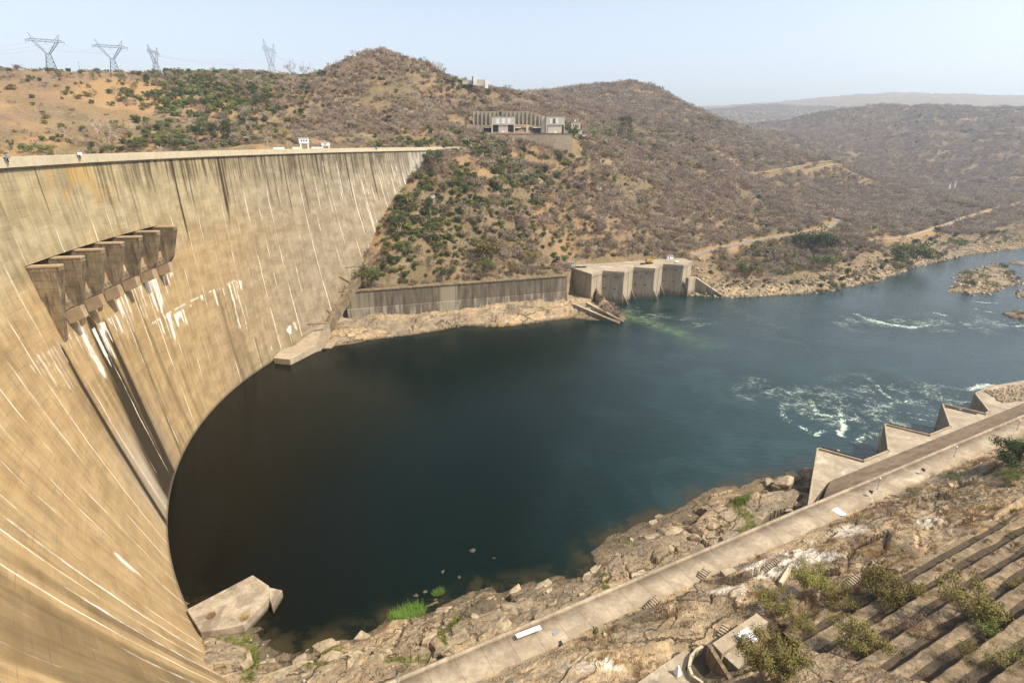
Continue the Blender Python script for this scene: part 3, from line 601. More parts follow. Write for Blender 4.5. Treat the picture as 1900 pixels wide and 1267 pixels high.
# spillway
m = MB(); ps = np.arange(181.1, 192.81, .3)
for a_, b_ in zip(ps[:-1], ps[1:]):
    m.add([P3(a_,83),P3(b_,83),P3(b_,83,-5.5),P3(a_,83,-5.5)], [(0,1,2,3)]); m.add([P3(a_,73),P3(b_,73),P3(b_,73,-5.5),P3(a_,73,-5.5)], [(3,2,1,0)])
    m.add([P3(a_,73,-5.5),P3(b_,73,-5.5),P3(b_,83,-5.5),P3(a_,83,-5.5)], [(0,1,2,3)])
for p in (181.1, 192.8): m.add([P3(p,73),P3(p,73,-5.5),P3(p,83,-5.5),P3(p,83)], [(0,1,2,3)])
part(m.build('spillway_recess', M_dk), dam)  # concrete recess coloured near-black, its deep shadow put into the colour
pk = [181.3+k*1.875 for k in range(7)]
for k, p in enumerate(pk):
    m = MB(); hw = .19; prof = [(-5.4,82.9),(7.6,82.3),(7.7,81.4),(3.6,70.5),(.15,66-5.4*k/6),(-.6,65.8-5.4*k/6),(-1.2,72),(-5.4,73.1)]
    n = len(prof); vs_ = [P3(p-hw, z, o) for o, z in prof]+[P3(p+hw, z, o) for o, z in prof]
    m.add(vs_, [tuple(range(n)), tuple(range(2*n-1, n-1, -1))]+[(i, n+i, n+(i+1) % n, (i+1) % n) for i in range(n)])
    part(m.build('spillway_pier', [M_pier], bevel=.08), dam)
    m = MB(); m.hexa([P3(p-hw-.02, 82.32, .0), P3(p+hw+.02, 82.32, .0), P3(p+hw+.02, 82.32, 7.8), P3(p-hw-.02, 82.32, 7.8), P3(p-hw-.02, 82.8, .0), P3(p+hw+.02, 82.8, .0), P3(p+hw+.02, 82.8, 7.8), P3(p-hw-.02, 82.8, 7.8)]); part(recalc_o(m.build('pier_lit_top', M_lip)), dam)  # paler slab added to stand for the sunlit top edge of the pier
M_gate = NT('gate_steel', .6); z_ = t_ = M_gate.sep(M_gate.pos())[2]
M_gate = M_gate.done(M_gate.mix(M_gate.mapr(M_gate.math('FRACT', M_gate.math('MULTIPLY', z_, .8)), .4, .6), (.02, .019, .018), (.11, .10, .085)))
for k in range(6):
    a_, b_ = pk[k]+.19, pk[k+1]-.19; md = (a_+b_)/2
    def blk(name, zt0, zt1, o0, o1, th, ins, mat):
        m = MB(); q = []
        for zz0, zz1 in ((zt0-th, zt1-th), (zt0, zt1)): q += [P3(a_+ins, zz0, o0), P3(b_-ins, zz0, o0), P3(b_-ins, zz1, o1), P3(a_+ins, zz1, o1)]
        return part(m.hexa(q).build(name, mat, bevel=.06), dam)
    blk('chute_slab', 73.4, 69.6, -1.5, .5, 1.6, 0.0, M_pier)
    a_ += .42; b_ -= .5; blk('chute_lip', 67.6, 69.4, .3, 5.2, 3.6, .1, M_lip); a_ -= .42; b_ += .5
    m = MB(); m.hexa([P3(a_, 72.9, -4.2), P3(b_, 72.9, -4.2), P3(b_, 72.9, -2.6), P3(a_, 72.9, -2.6), P3(a_, 82.9, -4.6), P3(b_, 82.9, -4.6), P3(b_, 82.9, -3.6), P3(a_, 82.9, -3.6)])
    part(m.build('spillway_gate', M_gate), dam)
# platforms and steps down the far abutment
def toe(name, pts, th, label, cat, mat=None):
    poly = [tuple(atz(x, y, z)) for x, y, z in pts]
    m = MB(); n = len(poly); m.add([(p[0], p[1], p[2]-th) for p in poly]+poly, [tuple(range(n-1, -1, -1)), tuple(range(n, 2*n))]+[(i, (i+1) % n, n+(i+1) % n, n+i) for i in range(n)])
    me = m.mesh(name, mat or M_con); bm = bmesh.new(); bm.from_mesh(me); bmesh.ops.recalc_face_normals(bm, faces=bm.faces); bm.to_mesh(me); bm.free()
    return tag(link(name, me), label, cat)
toe('toe_block', [(508,664,3.2),(538,667,3.2),(556,650,3.4),(548,640,3.6),(520,650,3.4)], 6, 'flat concrete block jutting into the pool at the toe of the dam', 'platform')
toe('toe_ledge', [(538,667,3.15),(585,641,4),(612,603,14),(604,597,15),(570,612,9),(545,642,4)], 7, 'sloping concrete ledge rising from the pool along the foot of the dam', 'ledge')
toe('spillway_ramp', [(594,646,.4),(614,645,.6),(652,592,7.5),(630,588,7.5),(618,612,4)], 4, 'smooth concrete ramp beside the green drain left of the bare rock', 'ramp')
toe('drain_floor', [(585,646,.3),(594,646,.3),(622,602,6.6),(617,590,8.2),(612,602,6.8)], 2, 'narrow green slimy drain running down to the pool', 'drain', simple('slime', (.16, .14, .03), .6, .4, 1.0, (.09, .09, .025)))
toe('abutment_strip', [(604,597,15),(612,603,14),(642,556,24.5),(690,478,41),(684,474,42),(634,545,25)], 5, 'narrow stained concrete strip climbing the seam between dam and slope', 'footing', M_pier)
for nm, x0, y0, x1, y1, z0, lab in [('catwalk_landing',570,602,606,600,15.5,'lowest dark landing slab where steps meet the dam face'), ('catwalk_landing',627,542,641,541,27,'small dark landing slab at the left end of the long wall'), ('catwalk_landing',640,497,672,494,38,'upper dark landing slab beside green bush at the dam edge')]:
    a_, b_ = atz(x0, y0, z0), atz(x1, y1, z0); m = MB(); m.bar(a_, b_, .45, 4)
    tag(m.build(nm, M_pier), lab, 'landing', 'landings on the dam abutment')
# ================================================================== helpers for the built things
def aty(x, y, Y): d = ray(x, y); return d*(Y/d[1])+np.array([0, 0, H])
def recalc(o):
    bm = bmesh.new(); bm.from_mesh(o.data); bmesh.ops.recalc_face_normals(bm, faces=bm.faces); bm.to_mesh(o.data); bm.free(); return o
def wall_prism(m, P, Q, th, z0, n_side=None):
    """upright slab from P to Q (tops, 3-D) with thickness th"""
    d = np.array([Q[0]-P[0], Q[1]-P[1]]); d /= np.linalg.norm(d); n = np.array([-d[1], d[0]])*th
    m.hexa([(P[0],P[1],z0),(Q[0],Q[1],z0),(Q[0]+n[0],Q[1]+n[1],z0),(P[0]+n[0],P[1]+n[1],z0),(P[0],P[1],P[2]),(Q[0],Q[1],Q[2]),(Q[0]+n[0],Q[1]+n[1],Q[2]),(P[0]+n[0],P[1]+n[1],P[2])])
# concrete with joints for the training wall (along x) --------------------------------------------
t = NT('stained_wall', .92, .2); g = t.pos(); s3 = t.sep(g)
u = t.math('MULTIPLY', s3[0], 1.045); st = t.noise(t.comb(t.math('MULTIPLY', u, .35), t.math('MULTIPLY', s3[2], .05)), 1.0, 5, .65)
c = t.mix(t.mapr(st, .35, .68), (.075, .062, .045), (.17, .14, .10)); pl_ = t.noise(t.comb(t.math('MULTIPLY', u, .05), 1.7), 1.0, 3)
c = t.mix(t.mapr(pl_, .58, .66, 0, .8), c, (.28, .24, .17)); c = t.mix(t.math('MULTIPLY', t.mapr(s3[2], 12.8, 12.2, 0, 1), t.mapr(st, .5, .6, .1, .8)), c, (.30, .27, .22))
jd = t.math('ABSOLUTE', t.math('SUBTRACT', t.math('FRACT', t.math('DIVIDE', u, 11.5)), .5)); c = t.mix(t.mapr(jd, .02, .008, 0, .75), c, (.03, .025, .02))
M_twall = t.done(c, None, t.bump(st, .4, .1))
# outlet concrete: board marked, darker where wet -------------------------------------------------
t = NT('outlet_concrete', .92, .2); g = t.pos(); s3 = t.sep(g); st = t.noise(t.vec('MULTIPLY', g, (.5, .5, .06)), 1.0, 5, .65); n2 = t.noise(g, .25, 5, .6)
c = t.mix(t.mapr(st, .35, .68), (.25, .205, .145), (.40, .33, .235)); c = t.mix(t.mapr(n2, .4, .7, 0, .5), c, (.40, .33, .235))
lf = t.math('ABSOLUTE', t.math('SUBTRACT', t.math('FRACT', t.math('DIVIDE', s3[2], 2.2)), .5)); c = t.mix(t.mapr(lf, .05, .02, 0, .35), c, (.12, .095, .065))
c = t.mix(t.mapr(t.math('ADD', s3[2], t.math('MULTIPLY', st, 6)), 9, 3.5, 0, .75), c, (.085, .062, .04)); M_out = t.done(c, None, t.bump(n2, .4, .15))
t = NT('deck_concrete', .92, .2); g = t.pos(); n1 = t.noise(g, .09, 6, .65, .8); n2 = t.noise(g, .7, 5, .65)
c = t.mix(t.mapr(n1, .35, .65), (.25, .20, .14), (.40, .33, .235)); c = t.mix(t.mapr(n2, .38, .7, 0, .6), c, (.21, .175, .125)); c = t.mix(t.mapr(t.noise(g, .05, 5, .7, 1.5), .58, .7, 0, .75), c, (.54, .49, .40))
M_deck = t.done(c, None, t.bump(n2, .3, .08))
t = NT('walkway_concrete', .92, .2); g = t.pos(); n1 = t.noise(g, .12, 6, .68, .8); n2 = t.noise(g, .9, 5, .65)
c = t.mix(t.mapr(n1, .35, .65), (.225, .175, .12), (.37, .30, .21)); c = t.mix(t.mapr(n2, .42, .7, 0, .6), c, (.20, .16, .115)); c = t.mix(t.mapr(t.noise(g, .07, 5, .7, 1.5), .57, .68, 0, .7), c, (.47, .40, .30))
al_ = t.math('FRACT', t.math('DIVIDE', t.vec('DOT_PRODUCT', g, (.888, .459, 0)), 6.0)); c = t.mix(t.mapr(al_, .035, .01, 0, .6), c, (.10, .08, .055)); M_walk = t.done(c, None, t.bump(n2, .3, .08))
M_sand = simple('sandy_concrete', (.40, .31, .20), .95, .25, .2, (.30, .235, .15), .1)
M_rev = NT('revetment'); g = M_rev.pos(); n1 = M_rev.noise(M_rev.vec('MULTIPLY', g, (.25, .25, .9)), .8, 6, .7, .6)
M_rev = M_rev.done(M_rev.mix(M_rev.mapr(n1, .3, .7), (.115, .08, .05), (.225, .165, .105)), .95, M_rev.bump(n1, .4, .15))
M_yel = simple('yellow_paint', (.45, .24, .03), .5, .2, 1.0); M_tyre = simple('rubber', (.025, .024, .023), .85, .2, 2.0)
M_wood = simple('wood_pole', (.13, .10, .075), .85, .3, 2.0); M_galv = simple('galvanised_steel', (.30, .31, .33), .55, .2, 1.0, metal=.3)
# ================================================================== long training wall on the far shore
P, Q = atz(641, 541, 24.3), atz(1052, 511, 24.3)
tw_ = empty('training_wall', (P+Q)/2*np.array([1, 1, 0]), 'long dark stained concrete retaining wall above the bare rock on the far shore', 'wall')
m = MB(); wall_prism(m, P, Q, 4, 2); part(recalc(m.build('wall_panel', M_twall)), tw_)
n_ = np.array([-(Q-P)[1], (Q-P)[0], 0])/np.linalg.norm((Q-P)[:2])
m = MB(); wall_prism(m, P-n_*.5+np.array([0, 0, .003]), Q-n_*.5+np.array([0, 0, .003]), 4.6, 23.5); part(recalc(m.build('coping', M_pier)), tw_)
m = MB(); wall_prism(m, (P-n_*1.3)*[1, 1, 0]+[0, 0, 12.4], (Q-n_*1.3)*[1, 1, 0]+[0, 0, 12.4], 1.298, 1); part(recalc(m.build('plinth', M_twall)), tw_)
# ================================================================== far outlet with four bays
ZD_ = 23.5
front = [(1057,497),(1098,511),(1118,504),(1158,507),(1175,497.5),(1215,500),(1230,491.5),(1268,494),(1284,485.5)]
FP = [atz(x, y, ZD_)[:2] for x, y in front]; back = [atz(x, y, ZD_)[:2] for x, y in [(1268,479),(1160,484),(1062,491)]]
fo_ = empty('tailrace_outlet', (*FP[3], 0), 'far concrete tailrace block with four stepped bays and a crane on its deck', 'outlet')
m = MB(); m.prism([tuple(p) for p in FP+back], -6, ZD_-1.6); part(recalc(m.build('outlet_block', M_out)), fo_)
cen = np.mean(FP+back, axis=0)
def off_poly(P, d):
    P = np.array(P); n = len(P); a = sum(P[i][0]*P[(i+1)%n][1]-P[(i+1)%n][0]*P[i][1] for i in range(n)); s_ = 1 if a > 0 else -1; o = []
    for i in range(n):
        e1 = P[i]-P[i-1]; e2 = P[(i+1) % n]-P[i]; e1 /= np.linalg.norm(e1); e2 /= np.linalg.norm(e2)
        n1_ = np.array([e1[1], -e1[0]])*s_; n2_ = np.array([e2[1], -e2[0]])*s_; b_ = n1_+n2_; b_ /= max(np.dot(b_, n1_), .35); o.append(P[i]+b_*d)
    return o
m = MB(); m.prism([tuple(p) for p in off_poly(FP+back, .45)], ZD_-1.597, ZD_); part(recalc(m.build('deck_slab', M_deck)), fo_)
def curb(path, z, h, w_, name, mat, parent):
    m = MB()
    for p, q in zip(path[:-1], path[1:]):
        d = np.array(q)-np.array(p); L_ = np.linalg.norm(d); m.box(((p[0]+q[0])/2, (p[1]+q[1])/2, z+h/2), (L_+w_*.98, w_, h), math.atan2(d[1], d[0]))
    return part(m.build(name, mat), parent)
curb(off_poly(FP+back, .1)[:len(FP)], ZD_+.003, .9, .4, 'curb', M_con, fo_)
M_slot = M_dk
for k in range(4):                      # dark inspection slots, end buttresses, gate grooves
    i = 1+2*k
    A_, B_ = FP[i], FP[i+1]             # narrow end facing downstream
    d = (B_-A_)/np.linalg.norm(B_-A_); nn = np.array([d[1], -d[0]])
    for f in (.06, .92):
        q = A_+(B_-A_)*f; m = MB(); h0 = 8.5
        pr = [(0, 0), (4.2, 0), (4.2, .6), (.3, h0)]; vs_ = []
        for s_ in (-.4, .4): vs_ += [(q[0]+nn[0]*(o+.003)+d[0]*s_, q[1]+nn[1]*(o+.003)+d[1]*s_, zz_-1+0*o) for o, zz_ in pr]
        m.add(vs_, [(0,1,2,3),(7,6,5,4)]+[(j, 4+j, 4+(j+1) % 4, (j+1) % 4) for j in range(4)]); part(recalc(m.build('buttress', M_out)), fo_)
    q = (A_+B_)/2; m = MB(); m.box((q[0]+nn[0]*.03, q[1]+nn[1]*.03, 12), (.35, .1, 20), math.atan2(d[1], d[0])); part(m.build('groove', M_dk), fo_)
    if k < 3:
        A_, B_ = FP[i+1], FP[i+2]; d = (B_-A_)/np.linalg.norm(B_-A_); nn = np.array([d[1], -d[0]])
        for f, z_ in [(.12, 20), (.62, 20), (.12, 11), (.6, 11)]:
            q = A_+(B_-A_)*f; m = MB(); m.box((q[0]+nn[0]*.02, q[1]+nn[1]*.02, z_), (1.9, .12, .7), math.atan2(d[1], d[0])); part(m.build('slot', M_dk), fo_)
        c0 = A_+(B_-A_)*.5-nn*3.2; m = MB(); m.box((c0[0], c0[1], ZD_+.03), (11, .5, .06), math.atan2(d[1], d[0])); part(m.build('gate_slot', M_dk), fo_)
# splitter walls at its foot
def wedge(name, P, Q, th, zb, mat, label, cat):
    m = MB(); wall_prism(m, P, Q, th, zb); return tag(recalc(m.build(name, mat)), label, cat)
wedge('splitter_wall', atz(1087,561,9), atz(1156,597,.4), 2.2, -4, M_out, 'inner sloping concrete splitter wall running into green churning water', 'wall')
wedge('splitter_wall', atz(1064,564,8), atz(1148,600,.3), 2.2, -4, M_out, 'outer sloping concrete splitter wall lying over the rock beside the pool', 'wall')
wedge('wing_wall', atz(1289,514,14), atz(1345,552,.2), 3, -4, M_out, 'triangular concrete wing wall sloping into the river right of the far outlet', 'wall')
wedge('wing_wall', atz(1278,516,14.5), atz(1291,514.5,14), 3, -4, M_out, 'short dark concrete wall stub joining the far outlet to its wing wall', 'wall')
# ================================================================== near outlet with four teeth, walkway
ZN = 10.5
near = [(1497,957),(1515,832),(1600,856),(1646,838),(1639.5,787.5),(1723,808),(1761,793),(1746,750),(1826,768.5),(1833,765),(1807,731.5),(1842,715.5),(1930,700)]
NP = [atz(x, y, ZN)[:2] for x, y in near]
nb = [np.array(xy(a, -9.8)) for a in (300, 200, 120)]
no_ = empty('tailrace_deck', (*NP[3], 0), 'near sawtooth concrete tailrace deck with pointed bays along the rapids', 'deck')
a0_, _b = ab(*NP[0]); nb.append(np.array(xy(a0_+1, -2.2)))
m = MB(); m.prism([tuple(p) for p in NP+nb], -6, ZN); part(recalc(m.build('deck_block', [M_deck])), no_)
curb(off_poly(NP+nb, -.35)[:12], ZN+.003, .75, .55, 'curb', M_con, no_)
for i in (1, 4, 7):
    A_, B_ = NP[i], NP[i+1]; d = (B_-A_)/np.linalg.norm(B_-A_); nn = np.array([d[1], -d[0]]); nn = nn if np.dot(nn, NP[0]-NP[2]) < 0 else -nn
    inn = (np.array(nb[1])-A_); inn = nn if np.dot(nn, inn) > 0 else -nn
    for f0, f1 in ((.10, .44), (.48, .84)):
        p, q = A_+(B_-A_)*f0+inn*2.1, A_+(B_-A_)*f1+inn*2.1
        m = MB(); m.box(((p[0]+q[0])/2, (p[1]+q[1])/2, ZN+.16), (np.linalg.norm(q-p), .75, .32), math.atan2(d[1], d[0])); part(m.build('gate_slot', M_dk), no_)
    q = A_+(B_-A_)*.46+inn*2.1; m = MB(); m.box((q[0], q[1], ZN+.35), (.9, .9, .7), math.atan2(d[1], d[0])); part(m.build('slot_block', M_con), no_)
# sloping revetment between deck and walkway
n = 80; aa = np.linspace(a0_+3, 300, n); V = []
for a in aa:
    bw = -9.7+8.2*sstep(a0_+26, a0_+3, a)
    for f in (0, .5, 1): b_ = bw*(1-f)-.85*f; p = xy(a, b_); V.append((p[0], p[1], ZN+.06+(13.9-ZN)*f))
tag(link('revetment', grid_mesh('revetment', np.array(V), n, 3, M_rev)), 'long brown sloping revetment between the sawtooth deck and the walkway', 'revetment')
# walkway along the river wall
wk = empty('river_walkway', (*xy(60, 3), 0), 'long straight pale concrete walkway with low parapet above the near rocks', 'walkway')
n = 120; aa = np.linspace(-75, 300, n)
def strip(name, prof, mat, jit=0.0):
    V = []
    for k, a in enumerate(aa):
        for b_, z_ in prof: p = xy(a, b_+(jit*(rng.random()-.5) if b_ > 5 else 0)); V.append((p[0], p[1], z_))
    return part(recalc(link(name, grid_mesh(name, np.array(V), n, len(prof), mat, False))), wk)
strip('wall_slab', [(-.8, -1), (-.8, 14.1), (6.1, 14.2), (6.6, 12.5)], M_walk, .9)
strip('parapet', [(-.95, 13.6), (-.95, 14.85), (-.35, 14.85), (-.35, 14.104)], M_walk)
m = MB(); p, q = atz(958, 1180, 15.15), atz(1003, 1163, 15.15); d = q-p; m.box(((p+q)/2), (np.linalg.norm(d[:2]), 1.1, .16), math.atan2(d[1], d[0])); tag(m.build('white_board', M_white), 'long bright white board lying on the walkway parapet', 'board')
m = MB(); p = atz(1553, 950, 14.2); m.prism([tuple(atz(x, y, 14.2)[:2]) for x, y in [(1543,946),(1553,941),(1571,954),(1562,957)]], 14.2, 14.24); tag(m.build('paint_patch', M_white), 'white painted patch across the walkway surface', 'paint mark')
m = MB(); m.prism([tuple(atz(x, y, 14.2)[:2]) for x, y in [(1024,1174),(1033,1168),(1037,1174),(1028,1180)]], 14.19, 14.30); tag(m.build('hatch_cover', M_galv), 'small grey metal hatch cover set in the walkway', 'hatch')
m = MB(); m.prism([tuple(atz(x, y, 14.2)[:2]) for x, y in [(1036,1190),(1041,1187),(1046,1197),(1042,1200)]], 14.19, 14.26); tag(m.build('drain_hole', M_dk), 'dark narrow drain opening in the walkway', 'drain')
def lamp(px, py, ztop, label):
    p = atz(px, py, 15.05); o = empty('lamp_post', p, label, 'lamp post', 'lamp posts along the walkway')
    m = MB(); m.bar((0,0,0), (0,0,3.6), .09, 6, .06); m.box((0,0,.1), (.4,.4,.2)); m.build('post', M_galv, o)
    m = MB(); m.sphere((0,0,3.8), .32, 10, 6, .8); m.build('lamp_globe', M_white, o, True); return o
lamp(1628, 907, 0, 'lamp post on the walkway nearest the first pointed bay'); lamp(1770, 847, 0, 'middle lamp post on the walkway beside the brown slope'); lamp(1887, 797, 0, 'farthest lamp post on the walkway near the right edge of the picture')
for x, y, lab in [(1617, 916, 'small dark floodlight on the parapet left of the first lamp post'), (1714, 875, 'small dark floodlight on the parapet between two lamp posts')]:
    p = atz(x, y, 15.05); o = empty('floodlight', p, lab, 'floodlight', 'floodlights on the walkway parapet'); m = MB(); m.box((0,0,.25), (.2,.5,.5)); m.build('bracket', M_galv, o); m = MB(); m.box((-.25,.1,.75), (.6,.9,.55), .4); m.build('housing', M_dk, o)
# steps and hand rails
def stair(px, py, z, n, wdt, rz, label):
    p = atz(px, py, z); o = empty('stair', p, label, 'steps', 'short flights of steps on the near bank', rz)
    m = MB()
    for k in range(n): m.box((k*.5, 0, .28*k+.16-.6), (.27, wdt, .3))
    m.build('treads', M_con, o)
    m = MB()
    for s_ in (-1, 1): m.bar((-.3, s_*wdt/2, -.5), (n*.5, s_*wdt/2, n*.28-.5), .1)
    m.build('stringers', M_dk, o); return o
aw = math.atan2(.459, .888)
stair(1199, 1128, 14.4, 7, 1.8, aw, 'dark stair with seven treads at the inner edge of the walkway'); stair(1300, 1069, 14.8, 5, 1.8, aw+.15, 'short stair beside the pale concrete plinth on the walkway')
stair(1420, 1055, 17.5, 8, 1.3, aw-.1, 'narrow stair on the pale rock left of the gully wall'); stair(1571, 1083, 21.5, 7, 1.8, aw-.2, 'stair on white rock between two olive bushes'); stair(1338, 1177, 19.5, 5, 1.6, aw+.3, 'stair left of the concrete bunker roof')
t = NT('toe_concrete', .92, .2); g = t.pos(); n1 = t.noise(g, .25, 6, .68, .6); n2 = t.noise(g, 1.3, 5, .65)
c = t.mix(t.mapr(n1, .35, .65), (.23, .18, .125), (.40, .325, .23)); c = t.mix(t.mapr(t.noise(g, .14, 4, .6, .5), .52, .58, 0, .7), c, (.16, .125, .09)); c = t.mix(t.mapr(n2, .45, .7, 0, .5), c, (.17, .135, .095)); c = t.mix(t.mapr(t.math('ADD', t.sep(g)[2], n2), .7, 2.2, .85, 0), c, (.05, .042, .028))
M_toe = t.done(c, None, t.bump(n2, .5, .15))
def block(name, pts, z, th, mat, label, cat, bev=.1):
    m = MB(); m.prism([tuple(atz(x, y, z)[:2]) for x, y in pts], z-th, z); o = m.build(name, mat, bevel=bev); return tag(o, label, cat)
block('concrete_plinth', [(1336,1057),(1358,1051),(1373,1063),(1347,1069)], 16.0, 2.6, M_con, 'pale square concrete plinth beside the walkway', 'plinth')
# gully wall
m = MB(); wall_prism(m, atz(1452, 1082, 18.4), atz(1474, 1047, 18.4), .9, 14); tag(recalc(m.build('gully_wall', M_par)), 'narrow pale wall beside the dark gully in the rock', 'wall')
# toe slab at the near end of the dam
block('toe_slab', [(346,1130),(469,1066),(499,1086),(499,1108),(452,1158),(420,1165),(372,1172)], 3.2, 5, M_toe, 'broad flat concrete slab at the near foot of the dam', 'slab', .15)
block('broken_slab', [(497,1088),(524,1094),(505,1125),(500,1112)], 2.4, 4, M_toe, 'broken slab corner sticking out over the dark pool', 'slab', .2)
m = MB(); wall_prism(m, atz(518,1267,5.2), atz(566,1250,4.6), .7, 1); tag(recalc(m.build('low_wall', M_par)), 'low narrow concrete kerb on the rock at bottom left', 'wall')
# ================================================================== terraces on the near slope
t = NT('terrace_top', .95, .15); g = t.pos(); n1 = t.noise(g, .3, 6, .65); n2 = t.noise(g, 1.6, 5, .65)
c = t.mix(t.mapr(n1, .35, .68), (.17, .125, .075), (.29, .22, .145)); c = t.mix(t.mapr(n2, .45, .72, 0, .8), c, (.12, .09, .055)); c = t.mix(t.mapr(t.noise(g, .12, 5, .7, 1.0), .56, .68, 0, .7), c, (.36, .225, .09))
bk_ = t.voro(t.comb(t.math('MULTIPLY', t.vec('DOT_PRODUCT', g, (.888, .459, 0)), .5), t.vec('DOT_PRODUCT', g, (.459, -.888, 0)), 0.0), 1.1, 'F1', 'Color'); c = t.mix(1.0, c, t.mix(t.sepc(bk_)[0], (.72, .72, .72), (1.2, 1.17, 1.12)), 'MULTIPLY')
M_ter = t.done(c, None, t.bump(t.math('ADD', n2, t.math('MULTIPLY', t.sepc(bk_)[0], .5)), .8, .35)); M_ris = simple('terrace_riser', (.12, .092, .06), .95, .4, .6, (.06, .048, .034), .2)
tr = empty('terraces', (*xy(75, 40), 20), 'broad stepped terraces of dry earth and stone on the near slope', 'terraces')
M_soil_shade = simple('terrace_soil_shade', (.085, .062, .038), .98, .4, .8, (.042, .032, .021), .3)  # dark inner band: soil litter plus the riser's cast shade in its colour
NT_ = 11
for k in range(NT_):
    b0 = 26.5+k*5.0; z0 = 20.4+k*2.95; al = 40-2.2*k if k > 1 else (47 if k == 0 else 43); n = 90
    aa2 = np.linspace(al, 82 if k == 0 else 178, n); V = []
    for a in aa2:
        j = .28*(vnoise(np.array([a*.8]), np.array([k*3.1]), 301)[0]-.5); jm = 2.2+.9*(vnoise(np.array([a*.15]), np.array([k*5.3]), 303)[0]-.5)
        dz = .5*(vnoise(np.array([a*.3]), np.array([k*7.7]), 302)[0]-.5)
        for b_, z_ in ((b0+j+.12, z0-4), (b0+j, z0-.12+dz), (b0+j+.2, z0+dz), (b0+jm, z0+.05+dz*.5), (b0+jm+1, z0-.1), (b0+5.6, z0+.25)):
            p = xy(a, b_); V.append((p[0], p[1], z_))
    me = grid_mesh('terrace_step', np.array(V), n, 6, [M_ter, M_ris, M_soil_shade], False); mi = np.tile([1, 0, 0, 2, 2], n-1); me.polygons.foreach_set('material_index', mi.astype(np.int32))
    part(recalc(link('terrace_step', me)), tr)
# bunker, pit, marker
bk = empty('concrete_bunker', atz(1385, 1178, 20)*[1, 1, 0]+[0, 0, 20], 'small flat concrete bunker with a bright white roof panel', 'bunker')
m = MB(); m.prism([tuple(atz(x, y, 23)[:2]) for x, y in [(1322,1193),(1404,1137),(1425,1153),(1340,1212)]], 17, 23); part(recalc(m.build('roof_slab', M_con)), bk)
m = MB(); m.prism([tuple(atz(x, y, 23.6)[:2]) for x, y in [(1365,1176),(1386,1163),(1409,1183),(1384,1196)]], 23.003, 23.6); part(recalc(m.build('roof_panel', M_white)), bk)
m = MB(); m.prism([tuple(atz(x, y, 22)[:2]) for x, y in [(1340,1213),(1368,1196),(1395,1212),(1370,1240)]], 17, 22); part(recalc(m.build('side_block', M_deck)), bk)
pit = empty('curved_pit', atz(1320, 1235, 18)*[1, 1, 0]+[0, 0, 18], 'sunken pit with curved concrete rim and dark inner wall', 'pit')
rim = [(1303,1267),(1283,1253),(1276,1235),(1280,1215),(1290,1203),(1302,1196)]
Rp = [atz(x, y, 20.5) for x, y in rim]
m = MB()
for p, q in zip(Rp[:-1], Rp[1:]): wall_prism(m, q, p, .5, 15)
part(recalc(m.build('rim_wall', M_par)), pit)
m = MB(); p, q = atz(1319, 1194, 23.2), atz(1362, 1262, 22); wall_prism(m, q, p, .8, 12); part(recalc(m.build('inner_wall', M_pier)), pit)
m = MB(); m.prism([tuple(atz(x, y, 18.7)[:2]) for x, y in rim+[(1319,1196),(1362,1267)]], 17, 18.75); part(recalc(m.build('pit_shade_sheet', simple('shaded_floor', (.085, .07, .05), .9, .4, .6))), pit)  # dark floor sheet stands in for the shadow of a deeper pit
block('concrete_apron', [(1180,1267),(1225,1235),(1270,1205),(1284,1210),(1272,1240),(1290,1267)], 19.2, 4, M_deck, 'level concrete apron under the white marker pyramid', 'apron')
p = atz(1257, 1250, 19.23); o = empty('survey_marker', p, 'small white pyramid marker standing on the concrete apron', 'marker', rz=.5)
m = MB(); m.prism([(-.85,-.85),(.85,-.85),(.85,.85),(-.85,.85)], 0, .12); m.build('base_plate', M_con, o)
m = MB(); m.add([(-.62,-.62,.123),(.62,-.62,.123),(.62,.62,.123),(-.62,.62,.123),(-.16,-.16,2.1),(.16,-.16,2.1),(.16,.16,2.1),(-.16,.16,2.1)], [(3,2,1,0),(4,5,6,7),(0,1,5,4),(1,2,6,5),(2,3,7,6),(3,0,4,7)]); m.build('pyramid', M_white, o, bevel=.05)
# ================================================================== crest furniture
def crest_pos(px, py, z, D): return atd(px, py, D)
def gantry(px0, px1, ytop, ybot, D, label, win):
    p0, p1 = atd(px0, ybot, D), atd(px1, ybot, D); c = (p0+p1)/2; wd = np.linalg.norm((p1-p0)[:2]); zb = 109.7; ztp = atd((px0+px1)/2, ytop, D)[2]; h = ztp-zb
    o = empty('gantry_crane', (c[0], c[1], zb), label, 'gantry', None, math.atan2((p1-p0)[1], (p1-p0)[0]))
    m = MB(); m.box((0, 0, h*.78), (wd, 3.4, h*.44)); m.build('cabin', M_white, o, bevel=.06)
    m = MB(); m.box((0, 0, h+.12), (wd+.5, 3.9, .24)); m.build('roof', M_white, o)
    for sx in (-.36, .36):
        for sy in (-1.2, 1.2): m = MB(); m.box((sx*wd, sy, h*.28), (wd*.13, .6, h*.56)); m.build('leg', M_white, o)
    for k in range(win): m = MB(); m.box(((k-(win-1)/2)*wd*.24, -1.72, h*.8), (wd*.14, .06, h*.13)); m.build('window', M_gl, o)
    return o
gantry(556, 575, 257, 276, 415, 'taller white gantry crane with three windows on the dam crest', 3)
gantry(597, 613, 265, 276, 425, 'shorter white gantry with dark doorway on the dam crest', 1)
